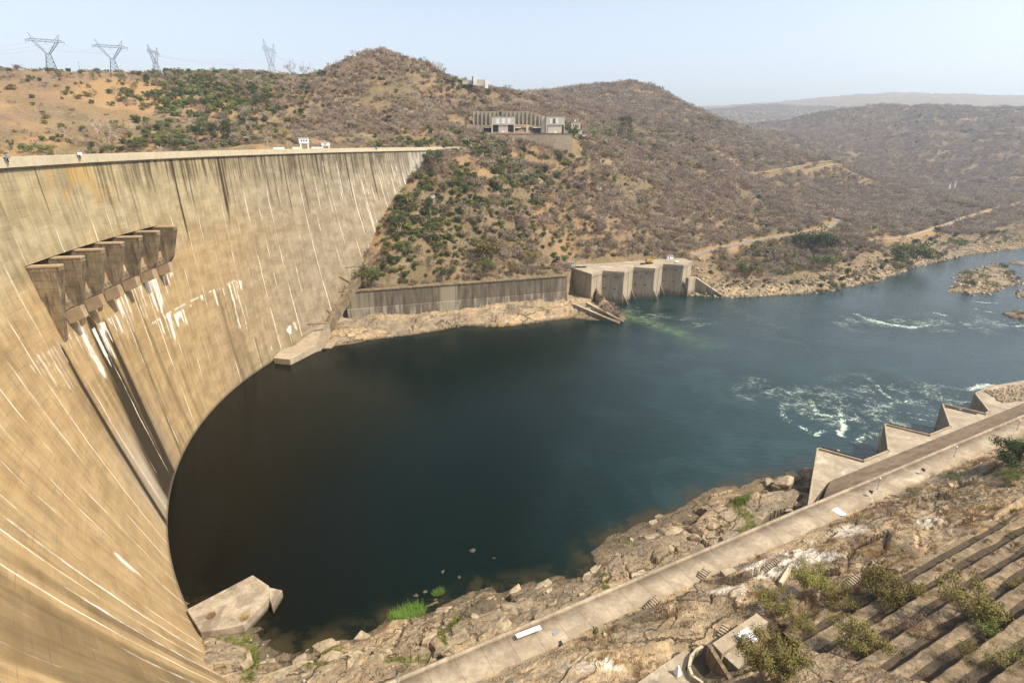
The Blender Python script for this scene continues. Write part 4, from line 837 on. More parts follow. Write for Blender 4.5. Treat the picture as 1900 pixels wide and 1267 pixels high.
for a_, b_, D, lab in [(507, 528, 402, 'leftmost white panel fence on the dam crest'), (543, 560, 410, 'middle white panel fence beside the taller gantry'), (578, 598, 418, 'white panel fence between the two gantries')]:
    p0, p1 = atd(a_, 277, D), atd(b_, 277, D); L_ = np.linalg.norm((p1-p0)[:2]); o = empty('panel_fence', ((p0+p1)/2)*[1, 1, 0]+[0, 0, 109.6], lab, 'fence', 'white fences on the dam crest', math.atan2((p1-p0)[1], (p1-p0)[0]))
    m = MB(); m.box((0, 0, 1.5), (L_, .1, 1.1)); m.build('panel', M_white, o)
    for k in range(5): m = MB(); m.box(((k/4-.5)*L_, .1, .9), (.12, .12, 1.8)); m.build('post', M_galv, o)
for px, yt, D, lab in [(498, 257, 400, 'leftmost bare lamp column standing on the dam crest'), (535, 261, 407, 'lamp column just left of the taller white gantry'), (604, 258, 423, 'thin mast rising behind the shorter gantry')]:
    p = atd(px, 279, D); p[2] = 109.5; zt_ = atd(px, yt, D)[2]; o = empty('crest_lamp', p, lab, 'lamp post', 'lamp columns on the dam crest')
    m = MB(); m.bar((0, 0, 0), (0, 0, zt_-109.5), .16, 6, .1); m.build('column', M_par, o); m = MB(); m.box((.3, 0, zt_-109.4), (1.0, .3, .2)); m.build('lamp_head', M_galv, o)
def on_parapet(px, py, name, label, big=1.0):
    best = min(np.arange(140, 200, .05), key=lambda p: abs(proj_px(C1[0]+(R1-.6)*math.cos(p*DEG), C1[1]+(R1-.6)*math.sin(p*DEG), 110.8)[0]-px))
    q = C1+(R1-.6)*np.array([math.cos(best*DEG), math.sin(best*DEG)]); o = empty(name, (q[0], q[1], 110.8), label, 'floodlight' if name == 'floodlight' else 'box', None, best*DEG)
    return o
def proj_px(x, y, z):
    z -= H; zc_ = y*math.cos(TH)-z*math.sin(TH); return 950+F*x/zc_, 633.5-F*(y*math.sin(TH)+z*math.cos(TH))/zc_
for px, lab in [(142, 'white floodlight clamped to the dam parapet above the orange stain'), (697, 'small grey floodlight on the far stretch of the dam parapet'), (6, 'floodlight at the leftmost visible end of the dam parapet')]:
    o = on_parapet(px, 0, 'floodlight', lab); m = MB(); m.box((-.5, 0, .1), (1.0, .3, .2)); m.box((-1.0, 0, -.5), (.2, .3, 1.2)); m.build('bracket', M_dk, o)
    m = MB(); m.box((-1.1, 0, .45), (.9, 1.1, .9)); m.build('lamp_housing', M_white if px == 142 else M_galv, o, bevel=.08)
o = on_parapet(823, 0, 'control_box', 'dark box standing at the far end of the dam parapet'); m = MB(); m.box((0, 0, .6), (1.6, 2.4, 1.6)); m.build('cabinet', M_dk, o, bevel=.05); m = MB(); m.box((0, 0, 1.45), (1.9, 2.7, .12)); m.build('lid', M_galv, o)
# brown retaining wall behind the crest
m = MB(); P, Q = atd(470, 264, 470), atd(680, 266, 505); P[2] = Q[2] = 113.5; wall_prism(m, P, Q, 2, 95); tag(recalc(m.build('retaining_wall', M_rev)), 'low brown retaining wall behind the far part of the dam crest', 'wall')
# ================================================================== powerhouse on the far slope
YP = 565.0
def bx(m, x0, x1, y0, y1, dep, Y=YP, back=0.0, mi=0):
    """box whose front face covers the picture rectangle at distance Y; dep metres deep"""
    a_, b_ = aty(x0, y1, Y), aty(x1, y0, Y); m.box(((a_[0]+b_[0])/2, Y+back+dep/2, (a_[2]+b_[2])/2), (abs(b_[0]-a_[0]), dep, abs(b_[2]-a_[2])), 0, mi)
def pbx(name, mat, par, *a, **k): m = MB(); bx(m, *a, **k); return part(m.build(name, mat), par)
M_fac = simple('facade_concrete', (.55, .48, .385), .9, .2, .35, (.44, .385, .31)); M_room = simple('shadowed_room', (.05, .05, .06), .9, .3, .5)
M_pw = simple('pale_panel', (.72, .74, .74), .6, .1, 1.0); M_rib = simple('ribbed_concrete', (.38, .315, .235), .92, .3, .4, (.22, .18, .13))
def aground(x, y): return aty(x, y, YP)
ph = empty('powerhouse', aty(965, 249, YP), 'grey concrete powerhouse with two box towers on the far hillside', 'powerhouse')
for (x0, x1, wins, tag_) in ((912, 955.5, [(921,926),(931,937),(941.5,947)], 0), (1013, 1048, [(1020.5,1024),(1026.5,1030),(1032,1036)], 1)):
    tw2 = pbx('tower', M_fac, ph, x0, x1, 216.5, 232, 16)
    pbx('parapet_band', M_con, ph, x0-.3, x1+.3, 215.6, 216.45, 16.4, back=-.2)
    pbx('ground_storey', M_fac, ph, x0+(13 if not tag_ else 3), x1-(13 if not tag_ else 5), 232.03, 247.5, 13, back=.6)
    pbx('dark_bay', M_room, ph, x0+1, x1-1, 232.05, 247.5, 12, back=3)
    for xx in ((x0, x0+2.2), (x1-2.2, x1)): pbx('pillar', M_fac, ph, *xx, 232.03, 247.6, 2)
    for k, (w0, w1) in enumerate(wins):
        pbx('window', M_gl if (tag_ and k == 1) else M_pw, ph, w0, w1, 220.5, 229.5, .25, back=-.06)
    pbx('door', M_pw, ph, (x0+x1)/2-2.5, (x0+x1)/2+2, 243, 247.5, .2, back=.5)
pbx('side_wing', M_fac, ph, 1005, 1012.9, 216.7, 247.6, 14, back=2.0)
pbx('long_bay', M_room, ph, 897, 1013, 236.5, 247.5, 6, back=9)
for x in (941, 976.5, 1003.5): pbx('bay_pillar', M_fac, ph, x, x+4.5, 232.5, 247.6, 2, back=5)
for (x0, x1) in ((955.8, 966), (990, 1005), (900, 911.8)): pbx('canopy', M_pw, ph, x0, x1, 236.2, 237.6, 4, back=4)
pbx('left_annex', M_rib, ph, 878, 897, 233, 247.5, 7, back=6)
bw = empty('buttress_wall', aty(940, 248, YP+26), 'long ribbed buttress wall cut into the hillside behind the powerhouse', 'wall')
m = MB(); Yb = YP+26; top = [(873,207),(979,206.5),(1013,216.5)]
P3_ = [aty(x, y, Yb) for x, y in top]; b0, b1 = aty(885, 249, Yb), aty(1013, 249, Yb)
m.add([b0, b1, P3_[2], P3_[1], P3_[0]]+[q+np.array([0, 6, 0]) for q in (b0, b1, P3_[2], P3_[1], P3_[0])], [(0,1,2,3,4),(9,8,7,6,5)]+[(i, 5+i, 5+(i+1) % 5, (i+1) % 5) for i in range(5)])
part(recalc(m.build('wall_panel', M_rib)), bw)
for k in range(18):
    x = 879+k*7.6; yt = 207.5 if x < 979 else 207+(x-979)*.29; m = MB(); a_, b_ = aty(x, yt, Yb), aty(x, 249, Yb)
    m.hexa([(b_[0]-.7, Yb-3.4, b_[2]), (b_[0]+.7, Yb-3.4, b_[2]), (b_[0]+.7, Yb-.01, b_[2]), (b_[0]-.7, Yb-.01, b_[2]), (a_[0]-.7, Yb-1.1, a_[2]), (a_[0]+.7, Yb-1.1, a_[2]), (a_[0]+.7, Yb-.01, a_[2]), (a_[0]-.7, Yb-.01, a_[2])])
    part(m.build('rib', M_rib), bw)
m = MB(); bx(m, 926, 931, 208, 213, 1, Y=Yb, back=-1.2); part(m.build('dark_opening', M_gl), bw)
tw3 = empty('terrace_wall', aty(1000, 262, YP-8), 'pale concrete terrace wall carrying the powerhouse yard', 'wall')
for (x0, x1, y1) in ((893, 985, 290), (985, 1062, 290)): pbx('wall_panel', M_con, tw3, x0, x1, 248.6, y1, 22, Y=YP-8)
pbx('yard_slab', M_deck, tw3, 893, 1062, 248.2, 248.58, 30, Y=YP-8.3)
hs = empty('small_house', aty(1066, 240, 600), 'small cream house with roof block right of the powerhouse', 'house')
pbx('walls', simple('cream_wall', (.66, .56, .44), .85, .1, .5), hs, 1060, 1077, 227, 240, 9, Y=600); pbx('roof_slab', M_con, hs, 1059, 1078, 226, 226.95, 10, Y=599.6); pbx('roof_block', M_pw, hs, 1066, 1069, 223, 225.96, 2.5, Y=601)
for x in (1063, 1067.5, 1072): pbx('window', M_gl, hs, x, x+2, 231, 235, .2, Y=599.9)
for x0, x1, y0, y1, lab in [(1073, 1080, 240, 248, 'white square tank between the cream house and green tree'), (1081, 1087, 249, 252, 'low white kerb block beside the round green tree')]:
    o = empty('tank' if y1 < 250 else 'kerb_block', aty((x0+x1)/2, y1, 585), lab, 'tank' if y1 < 250 else 'block'); pbx('body', M_pw, o, x0, x1, y0+.8, y1+1, 4, Y=585); pbx('lid', M_con, o, x0-.4, x1+.4, y0, y0+.75, 4.6, Y=584.7)
hh = empty('hilltop_house', aty(885, 158, 690), 'white flat-roofed house with tall block among trees on the ridge', 'house')
pbx('tall_block', M_pw, hh, 876.5, 884, 141.5, 158, 6, Y=690); pbx('low_wing', M_fac, hh, 884.05, 899.5, 148, 160, 9, Y=691); pbx('side_wing', M_fac, hh, 858, 876.4, 150, 157, 8, Y=692); pbx('white_wall', M_white, hh, 899.6, 905, 149, 164, 7, Y=690.5)
pbx('dark_slot', M_gl, hh, 876, 877.6, 142, 157, .3, Y=689.8)
for x0, x1, y0, y1, nm, cat, lab in [(1106,1116,348,355,'equipment_hut','hut','tiny pale hut on dark posts halfway up the scrub slope'),(798,805,362.5,367,'survey_hut','hut','tiny white box at the left end of the contour path'),(503,511,197,202,'hut','hut','small white hut among bare trees on the left hill'),(1365,1368,246,254,'white_post','post','thin white post on the far valley slope'),(1368,1379,360,364,'wall_fragment','wall','low pale wall fragment amid scrub on the valley slope'),(1392,1416,360,363,'wall_fragment','wall','longer pale wall fragment amid scrub on the valley slope')]:
    p = hit((x0+x1)/2, y1+1); D = p[1]; o = empty(nm, p, lab, cat); pbx('walls', M_white if y0 < 370 and nm != 'wall_fragment' else M_con, o, x0, x1, y0, y1+1.5, 3, Y=D); pbx('roof', M_galv, o, x0-.4, x1+.4, y0-.8, y0-.05, 3.6, Y=D-.3)
for x, y0, y1, w_, lab in [(1757,341,356,7,'left pale concrete silo above the dirt road'),(1768,337,353,5,'right pale slim silo above the dirt road'),(1725,330,338,5,'small pale water tank on the slope left of the silos')]:
    p = hit(x, y1+1); D = p[1]; s_ = D/F; o = empty('silo', p, lab, 'silo', 'pale silos by the dirt road'); hgt = (y1-y0)*s_; r_ = w_*s_/2
    m = MB(); m.bar((0, 0, -3), (0, 0, hgt), r_, 14, r_*.92); m.build('shaft', M_fac, o); m = MB(); m.bar((0, 0, hgt+.003), (0, 0, hgt+.8), r_*1.12, 14); m.build('cap', M_con, o)
# ================================================================== things on the far outlet deck
def deck(px, py): return atz(px, py, ZD_)
o = empty('mobile_crane', deck(1204, 489.5), 'yellow crawler crane with raised lattice boom on the far deck', 'crane', rz=.35)
m = MB()
for s_ in (-1.3, 1.3): m.box((0, s_, .55), (5.2, .8, 1.1)); 
m.build('tracks', M_tyre, o, bevel=.15); m = MB(); m.box((0, 0, 1.45), (2.2, 2.2, .7)); m.box((-.6, 0, 2.7), (4.6, 2.9, 1.8)); m.build('engine_house', M_yel, o, bevel=.12)
m = MB(); m.box((2.4, .9, 2.8), (1.5, 1.2, 1.9)); m.build('cab', M_yel, o, bevel=.1); m = MB(); m.box((2.75, .9, 3.15), (.9, 1.26, .8)); m.build('cab_glass', M_gl, o)
m = MB()
A_, B_ = Vector((1.2, -.4, 2.2)), Vector((7.5, -.4, 7.0))
for dy in (-.45, .45):
    for dz in (-.4, .4): m.bar(A_+Vector((0, dy, dz*.6)), B_+Vector((0, dy*.4, dz*.4)), .09)
for k in range(9): p = A_.lerp(B_, k/9); q = A_.lerp(B_, (k+1)/9); m.bar(p+Vector((0, .4, .25)), q+Vector((0, -.4, -.25)), .05); m.bar(p+Vector((0, -.4, .25)), q+Vector((0, .4, -.25)), .05)
m.build('boom', M_yel, o); m = MB(); m.bar(B_, B_-Vector((0, 0, 4)), .04); m.bar(B_, Vector((-2, 0, 4.2)), .04); m.bar((-2, 0, 3.6), (-2, 0, 4.4), .1); m.build('cables', M_dk, o)
o = empty('crane_counterweight', deck(1192, 491), 'dark steel counterweight block lying left of the yellow crane', 'weight'); m = MB(); m.box((0, 0, .6), (3.4, 1.8, 1.2)); m.build('block', M_dk, o, bevel=.1); m = MB(); m.bar((-.6, 0, 1.2), (.6, 0, 1.6), .08); m.build('lifting_bar', M_galv, o)
def car(p, rz, mat, label):
    o = empty('parked_car', p, label, 'car', rz=rz)
    pr = [(-2.2, .35), (2.15, .35), (2.2, .8), (1.35, .95), (.75, 1.45), (-1.6, 1.5), (-2.15, 1.0)]; n = len(pr); m = MB()
    m.add([(x, -.85, z) for x, z in pr]+[(x, .85, z) for x, z in pr], [tuple(range(n)), tuple(range(2*n-1, n-1, -1))]+[(i, n+i, n+(i+1) % n, (i+1) % n) for i in range(n)]); recalc(m.build('body', mat, o, bevel=.08))
    m = MB(); m.box((-.35, 0, 1.22), (1.75, 1.72, .36)); m.hexa([(.74,-.7,1.42),(.76,.7,1.42),(.80,.7,1.42),(.80,-.7,1.42),(1.32,-.75,.98),(1.32,.75,.98),(1.37,.75,.98),(1.37,-.75,.98)][::-1]); m.build('windows', M_gl, o)
    for x in (-1.4, 1.4):
        for y in (-.86, .86): m = MB(); m.bar((x, y-.1, .35), (x, y+.1, .35), .35, 12); m.build('wheel', M_tyre, o)
car(deck(1256, 487.5), .5, M_white, 'white car parked on the far concrete deck right of the yellow crane')
for px, py, lab, w_ in [(1242, 480, 'white flat-roofed hut at the back of the far outlet deck', 5.5), (1060, 493.5, 'white hut at the left corner of the far outlet deck', 4.5)]:
    o = empty('site_hut', deck(px, py), lab, 'hut', 'huts on the far outlet deck', .3); m = MB(); m.box((0, 0, 1.3), (w_, 3, 2.6)); m.build('walls', M_pw, o); m = MB(); m.box((0, 0, 2.72), (w_+.6, 3.6, .22)); m.build('roof', M_galv, o)
    m = MB(); m.box((-w_*.2, -1.53, 1.05), (.9, .08, 2.0)); m.build('door', M_dk, o); m = MB(); m.box((w_*.25, -1.53, 1.6), (1.1, .08, .8)); m.build('window', M_gl, o)
o = empty('steel_pipe', deck(1077, 497), 'dark steel pipe lying at the left end of the far outlet deck', 'pipe', rz=.1); m = MB(); m.bar((-4.5, 0, .7), (4.5, 0, .7), .6, 12); m.build('barrel', M_dk, o, True); m = MB(); m.box((-3, 0, .15), (.5, 1.6, .3)); m.box((3, 0, .15), (.5, 1.6, .3)); m.build('cradles', M_con, o)
p = hit(1379, 449); o = empty('road_block', p, 'pale concrete block beside the dirt road above the boulders', 'block', rz=.4); m = MB(); m.box((0, 0, 1.0), (6, 3, 2.2)); m.build('body', M_con, o, bevel=.1); m = MB(); m.box((-1, .2, 2.4), (2, 1.5, .6)); m.build('step', M_con, o)
# ================================================================== pylons and conductors
M_py = simple('pylon_steel', (.07, .072, .08), .6, .15, 1.0, metal=.2)
def pylon_parts(Hh, o):
    """delta pylon: square body, waist, two spread arms, cross beam with two peaks"""
    def lat(m, p, q, r): m.bar(p, q, r, 3)
    m = MB(); w0, w1, hw = .135*Hh, .05*Hh, .50*Hh; L = 5; lev = [k/L for k in range(L+1)]
    def cor(t_): w_ = w0*(1-t_)+w1*t_; return [Vector((sx*w_, sy*w_, hw*t_)) for sx, sy in ((-1,-1),(1,-1),(1,1),(-1,1))]
    for k in range(L):
        a_, b_ = cor(lev[k]), cor(lev[k+1])
        for i in range(4): lat(m, a_[i], b_[i], .16); lat(m, a_[i], b_[(i+1) % 4], .085); lat(m, a_[(i+1) % 4], b_[i], .085); lat(m, b_[i], b_[(i+1) % 4], .085)
    m.build('lattice_body', M_py, o)
    for s_ in (-1, 1):
        m = MB(); a_ = [Vector((s_*w1*.2, -w1*.9, hw)), Vector((s_*w1*.2, w1*.9, hw)), Vector((s_*w1, -w1*.9, hw)), Vector((s_*w1, w1*.9, hw))]
        b_ = [Vector((s_*.215*Hh, -w1*.5, .80*Hh)), Vector((s_*.215*Hh, w1*.5, .80*Hh)), Vector((s_*.29*Hh, -w1*.5, .80*Hh)), Vector((s_*.29*Hh, w1*.5, .80*Hh))]
        for i in range(4): lat(m, a_[i], b_[i], .13)
        for k in range(6):
            t0, t1 = k/6, (k+1)/6
            for i, j in ((0, 2), (1, 3), (0, 1), (2, 3)): lat(m, a_[i].lerp(b_[i], t0), a_[j].lerp(b_[j], t1), .075)
        m.build('spread_arm', M_py, o)
        m = MB(); tip = Vector((s_*.33*Hh, 0, Hh))
        for i in range(4): lat(m, b_[i]+Vector((0, 0, .05*Hh)), tip, .1)
        for k in range(1, 4):
            for i, j in ((0, 2), (1, 3)): lat(m, b_[i].lerp(tip, k/4), b_[j].lerp(tip, (k-.6)/4), .06)
        m.build('earth_peak', M_py, o)
    m = MB(); zb, ztp = .80*Hh, .855*Hh; X = np.linspace(-.44*Hh, .44*Hh, 15)
    for sy in (-1, 1):
        y = sy*w1*.5; lat(m, (X[1], y, zb), (X[-2], y, zb), .11); lat(m, (X[2], y, ztp), (X[-3], y, ztp), .11)
        lat(m, (X[0], 0, zb+.02*Hh), (X[2], y, ztp), .1); lat(m, (X[-1], 0, zb+.02*Hh), (X[-3], y, ztp), .1); lat(m, (X[0], 0, zb+.02*Hh), (X[1], y, zb), .1); lat(m, (X[-1], 0, zb+.02*Hh), (X[-2], y, zb), .1)
        for k in range(1, 13): lat(m, (X[k], y, zb if k % 2 else ztp), (X[k+1], y, ztp if k % 2 else zb), .07)
    m.build('cross_beam', M_py, o)
    for x in (-.42*Hh, 0, .42*Hh): m = MB(); lat(m, (x, 0, zb), (x, 0, zb-.055*Hh), .13); m.build('insulator', M_py, o)
pys = []
for px, pb, pt, D, rz, lab in [(98, 136, 64, 705, .55, 'leftmost lattice pylon with wide crossbeam on the hill skyline'), (215, 141, 75, 725, .5, 'second wide-armed lattice pylon from the left on the skyline'), (294, 148, 86, 740, 1.72, 'third pylon seen nearly edge-on above the round green tree'), (505, 133, 77, 880, 1.62, 'farthest small pylon beside bare trees on the knoll')]:
    b_ = atd(px, pb, D); zb = min(b_[2], float(zt(b_[0], b_[1])[0]))-1.0; top = atd(px, pt, D)[2]; Hh = top-zb
    o = empty('pylon', (b_[0], b_[1], zb), lab, 'pylon', 'lattice pylons on the skyline', rz); pylon_parts(Hh, o); pys.append((np.array([b_[0], b_[1], zb]), Hh, rz))
M_wire = simple('aluminium_wire', (.22, .23, .25), .6, .1, 1.0)
def wire(p, q, sag, label):
    m = MB(); n = 14; pts = [p+(q-p)*k/n-np.array([0, 0, sag*4*(k/n)*(1-k/n)]) for k in range(n+1)]; m.tube(pts, .05, 3); tag(m.build('power_line', M_wire), label, 'power line', 'power lines between the pylons')
def att(k, f):
    b_, Hh, rz = pys[k]; return b_+np.array([math.cos(rz)*f*.42*Hh, math.sin(rz)*f*.42*Hh, .745*Hh])
pos_ = {-1: 'left', 0: 'middle', 1: 'right'}
for f in (-1, 0, 1):
    wire(att(0, f), att(0, f)+np.array([-260, 60, 8]), 9, f'{pos_[f]} power line leaving the leftmost pylon towards the left edge')
    wire(att(0, f), att(1, f), 5, f'{pos_[f]} power line between the two wide-armed pylons')
    wire(att(2, f), att(3, f), 9, f'{pos_[f]} power line from the third pylon to the farthest pylon')
    wire(att(3, f), atd(640+f*6, 130, 1000), 8, f'{pos_[f]} power line from the farthest pylon down behind the hill')
for k, (px, pt, lab) in enumerate([(437, 122, 'thin leaning mast left of the knoll'), (548, 110, 'first thin mast right of the farthest pylon'), (566, 114, 'second thin mast right of the farthest pylon'), (578, 116, 'third thin mast right of the farthest pylon'), (788, 104, 'left of a pair of thin poles on the big hill'), (791.5, 105, 'right of a pair of thin poles on the big hill'), (268, 134, 'short thin mast left of the third pylon'), (153, 115, 'thin lattice mast between the two wide-armed pylons')]):
    D = 760 if px > 700 else 830; p = atd(px, 150, D); zb = float(zt(p[0], p[1])[0]); ztp = atd(px, pt, D)[2]; o = empty('mast', (p[0], p[1], zb-1), lab, 'mast', 'thin masts on the skyline')
    m = MB(); m.bar((0, 0, 0), (0, 0, ztp-zb+1), .17, 4, .1); m.build('pole', M_py, o); m = MB(); m.box((0, 0, ztp-zb), (2.4, .15, .15)); m.build('crossbar', M_py, o)
p = hit(865, 262); o = empty('wooden_pole', p, 'tall dark pole at the left end of the powerhouse yard', 'pole'); m = MB(); m.bar((0, 0, -1), (0, 0, 17), .22, 6, .15); m.build('pole', M_wood, o); m = MB(); m.box((0, 0, 16), (2.2, .2, .2)); m.build('crossarm', M_wood, o)
# ================================================================== PLANTS
def leafmat(name, a, b, c_, trans=.0):
    t = NT(name, .8, .15); g = t.pos(); n1 = t.math('ADD', t.math('MULTIPLY', t.noise(g, .9, 3, .6), .5), t.math('MULTIPLY', t.noise(g, .025, 4, .6), .5)); n2 = t.noise(g, 6.0, 2, .5)
    c = t.mix(t.mapr(n1, .35, .65), a, b); c = t.mix(t.mapr(n2, .5, .7, 0, .7), c, c_)
    k = t.n('ShaderNodeHueSaturation'); t.set(k.inputs['Color'], c); t.set(k.inputs['Value'], t.math('ADD', .72, t.math('MULTIPLY', t.rnd(), .56))); t.set(k.inputs['Hue'], t.math('ADD', .485, t.math('MULTIPLY', t.rnd(), .03)))
    return t.done(k.outputs[0])
L_dark = leafmat('leaf_dark', (.032, .048, .014), (.055, .075, .022), (.085, .10, .035))
L_mid = leafmat('leaf_mid', (.07, .084, .025), (.11, .125, .038), (.16, .168, .057))
L_olive = leafmat('leaf_olive', (.135, .118, .034), (.205, .175, .052), (.27, .225, .075))
L_lime = leafmat('leaf_lime', (.09, .12, .025), (.14, .17, .035), (.20, .22, .06))
L_dry = leafmat('leaf_dry', (.19, .115, .058), (.26, .16, .08), (.32, .21, .11))
B_grey = leafmat('twig_grey', (.27, .205, .15), (.35, .275, .205), (.41, .33, .26)); B_brown = leafmat('twig_brown', (.22, .148, .092), (.30, .21, .13), (.37, .27, .175))
def twig(m, p, d, L, w):
    p = Vector(p); q = p+Vector(d)*L; s = Vector((rng.normal(), rng.normal(), rng.normal())).cross(Vector(d)); s.normalize()
    m.add([p-s*w, p+s*w, q], [(0, 1, 2)])
def rdir(up=.4):
    v = Vector((rng.normal(), rng.normal(), rng.normal()*.7+up)); v.normalize(); return v
def limbs(m, h, spread, nst, w, depth, nt=5, tw=.045, tl=.22):
    """branching skeleton; returns ends"""
    ends = []
    def go(p, d, L, r, k):
        q = p+d*L; m.bar(p, q, r, 3, r*.65)
        ends.append(q)
        if k == 0:
            for _ in range(nt): twig(m, p.lerp(q, .3+.7*rng.random()), (d+rdir(.3)*.9).normalized(), h*tl*(.6+.8*rng.random()), tw)
            return
        for _ in range(3 if k > 1 else 2+int(rng.random() < .5)):
            e = (d*1.0+rdir(.25)*.85); e.normalize(); go(p.lerp(q, .55+.45*rng.random()), e, L*(.62+.25*rng.random()), r*.6, k-1)
    for i in range(nst):
        a = 2*math.pi*(i+rng.random()*.7)/nst; d = Vector((math.cos(a)*spread*(.3+rng.random()), math.sin(a)*spread*(.3+rng.random()), 1)); d.normalize()
        go(Vector((0, 0, -.3)), d, h*.42*(.8+.4*rng.random()), w, depth)
    return ends
def leaves(m, cs, n, rad, size, flat=.75, shell=.5):
    """n small leaf clumps spread through blobs cs=[(centre, radius)]"""
    wt = np.array([r**2 for _, r in cs]); wt = wt/wt.sum()
    for i in rng.choice(len(cs), n, p=wt):
        c, r = cs[i]; d = Vector((rng.normal(), rng.normal(), rng.normal())); d.normalize(); rr_ = r*(shell+(1-shell)*rng.random())*(.85+.3*rng.random())
        p = Vector(c)+Vector((d.x*rr_, d.y*rr_, d.z*rr_*flat)); u = (d+rdir(.3)*1.0).orthogonal().normalized(); u = (u+rdir(0)*.6).normalized(); v = u.cross((d+rdir(.4)*.7).normalized()).normalized(); s = size*(.6+.8*rng.random())
        m.add([p-u*s, p+v*s*.45, p+u*s, p-v*s*.45], [(0, 1, 2, 3)])
def proto_bare(h, mat, seed, lo=False):
    global rng; rng = np.random.default_rng(seed); m = MB(); limbs(m, h, .75, 4 if not lo else 3, .045*h/3, 2 if not lo else 1, 7 if not lo else 12, .016*h, .26); return m.mesh('bare_shrub', mat)
def proto_leafy(h, r, mat, seed, n, size, nb=7):
    global rng; rng = np.random.default_rng(seed); m = MB()
    for i in range(4): d = rdir(.8); m.bar((0, 0, -.4), d*h*.55, .05*h/3, 3, .02, mi=1)
    cs = []
    for i in range(nb):
        a = rng.random()*6.28; q = math.sqrt(rng.random())*r*.7; rb = r*(.32+.32*rng.random()); cs.append(((math.cos(a)*q, math.sin(a)*q, rb*.6+rng.random()*max(h-1.3*rb, .1)), rb))
    leaves(m, cs, n, r, size); return m.mesh('leafy_shrub', [mat, B_brown])
bareP = [proto_bare(4.2, B_grey, 11), proto_bare(3.6, B_brown, 12), proto_bare(5.0, B_grey, 13), proto_bare(3.2, B_brown, 14), proto_bare(4.5, B_grey, 15)]
dryP = [proto_leafy(2.6, 1.9, L_dry, 21, 260, .30), proto_leafy(3.0, 2.1, L_dry, 22, 300, .30)]
greenP = [proto_leafy(4.2, 2.6, L_dark, 31, 520, .34), proto_leafy(3.4, 2.4, L_mid, 32, 480, .32), proto_leafy(3.8, 2.5, L_olive, 33, 480, .32), proto_leafy(2.8, 2.1, L_mid, 34, 380, .30), proto_leafy(3.2, 2.2, L_lime, 35, 400, .30)]
rng = np.random.default_rng(99)
# ---- where plants can stand on the far side
hor = np.maximum.accumulate((GZ-H)/RR, axis=0)
def vis(x, y, h):
    r = np.hypot(x, y); z = zt(x, y)+h; i = np.clip(np.searchsorted(rr, r*.985)-1, 0, len(rr)-1); j = np.clip(np.round(np.interp(np.arctan2(x, y), tl, np.arange(len(tl)))).astype(int), 0, len(tl)-1)
    return (z-H)/r > hor[i, j]-.004
def proj(x, y, z):
    z = z-H; zc_ = y*math.cos(TH)-z*math.sin(TH); return 950+F*x/zc_, 633.5-F*(y*math.sin(TH)+z*math.cos(TH))/zc_
X, Y, S = [], [], []
for r0, r1, sp in ((340, 520, 2.5), (520, 760, 3.0), (760, 1100, 3.7), (1100, 1700, 5.0), (1700, 2900, 7.2), (2900, 5200, 15.0)):
    n = int(R(102)*(r1**2-r0**2)/2/sp**2*1.0); r = np.sqrt(rng.random(n)*(r1**2-r0**2)+r0**2); a = R(-56)+rng.random(n)*R(102)
    X.append(r*np.sin(a)); Y.append(r*np.cos(a)); S.append(np.full(n, {2.5: .88, 3.0: 1.05, 3.7: 1.2, 5.0: 1.4, 7.2: 1.65, 15.0: 2.2}[sp]))
X, Y, S = map(np.concatenate, (X, Y, S)); r = np.hypot(X, Y); Z = zt(X, Y); PX, PY = proj(X, Y, Z)
sd = polysd(X, Y, WP); rd = np.full(X.shape, 9.0)
for P, wd in zip(roads, ROADW): rd = np.minimum(rd, pldist(X, Y, P)[0]/wd)
def inpoly(P, gr=0.0): return polysd(X, Y, np.array(P)) < gr
ok = (~nearside(X, Y)) & (sd > 4) & (rd > 1.15) & vis(X, Y, 4) & (PX > -620) & (PX < 2050) & (Y > 60)
ok &= ~inpoly(FP+back, 3); dd = np.hypot(X-C1[0], Y-C1[1]); ok &= ~((dd > R1-60*(Z < 100)-2) & (dd < R1+16) & (np.degrees(np.arctan2(Y-C1[1], X-C1[0])) > 139) & (PX < 640)); ok &= dd > 0
ph_ = np.degrees(np.arctan2(Y-C1[1], X-C1[0])); fr = np.hypot(*(face(np.radians(ph_), np.clip(Z, 0, 108))[..., :2]-C1).T); ok &= ~((ph_ > 139) & (ph_ < 180) & (dd > fr-1.5) & (dd < R1+18))
pbx0, pbx1 = aty(868, 240, 560)[0], aty(1082, 240, 560)[0]; ok &= ~((X > pbx0-2) & (X < pbx1+2) & (Y > 557) & (Y < 602))
ok &= ~((X > -118) & (X < 62) & (Y < 425) & (Z < 21)); ok &= ~((Z > 103) & (PX < 700) & (r < 500) & (PY > 268))
def ell(cx, cy_, rx, ry): return np.exp(-(((PX-cx)/rx)**2+((PY-cy_)/ry)**2))
n1 = fbm(X/34, Y/34, 3, 201)+.5; n2 = fbm(X/14, Y/14, 3, 202)+.5
band = (sd < 40) & (PX > 1290)                               # boulder shore
dens = .97*sstep(.33, .55, n1*.6+n2*.4+.05)
dens *= np.interp(PX, [0, 220, 330, 480, 560, 800, 900, 1900], [.08, .16, .34, .55, .75, .75, .95, .95])
dens *= 1-.55*ell(760, 470, 140, 60); dens *= 1-.75*ell(100, 200, 190, 60); dens = np.where(band, .06, dens)
G = .62*ell(400, 190, 130, 45)+.45*ell(330, 262, 120, 18)+.75*ell(890, 330, 140, 55)+.5*ell(760, 400, 90, 70)+.42*ell(880, 440, 170, 60)+.5*ell(1130, 262, 60, 22)+.6*ell(1470, 475, 100, 35)+.5*ell(1340, 235, 55, 18)+.5*ell(870, 160, 60, 16)+.35*ell(1760, 400, 60, 26)+.3*ell(1230, 255, 80, 20)+.4*ell(690, 500, 50, 40)+.03
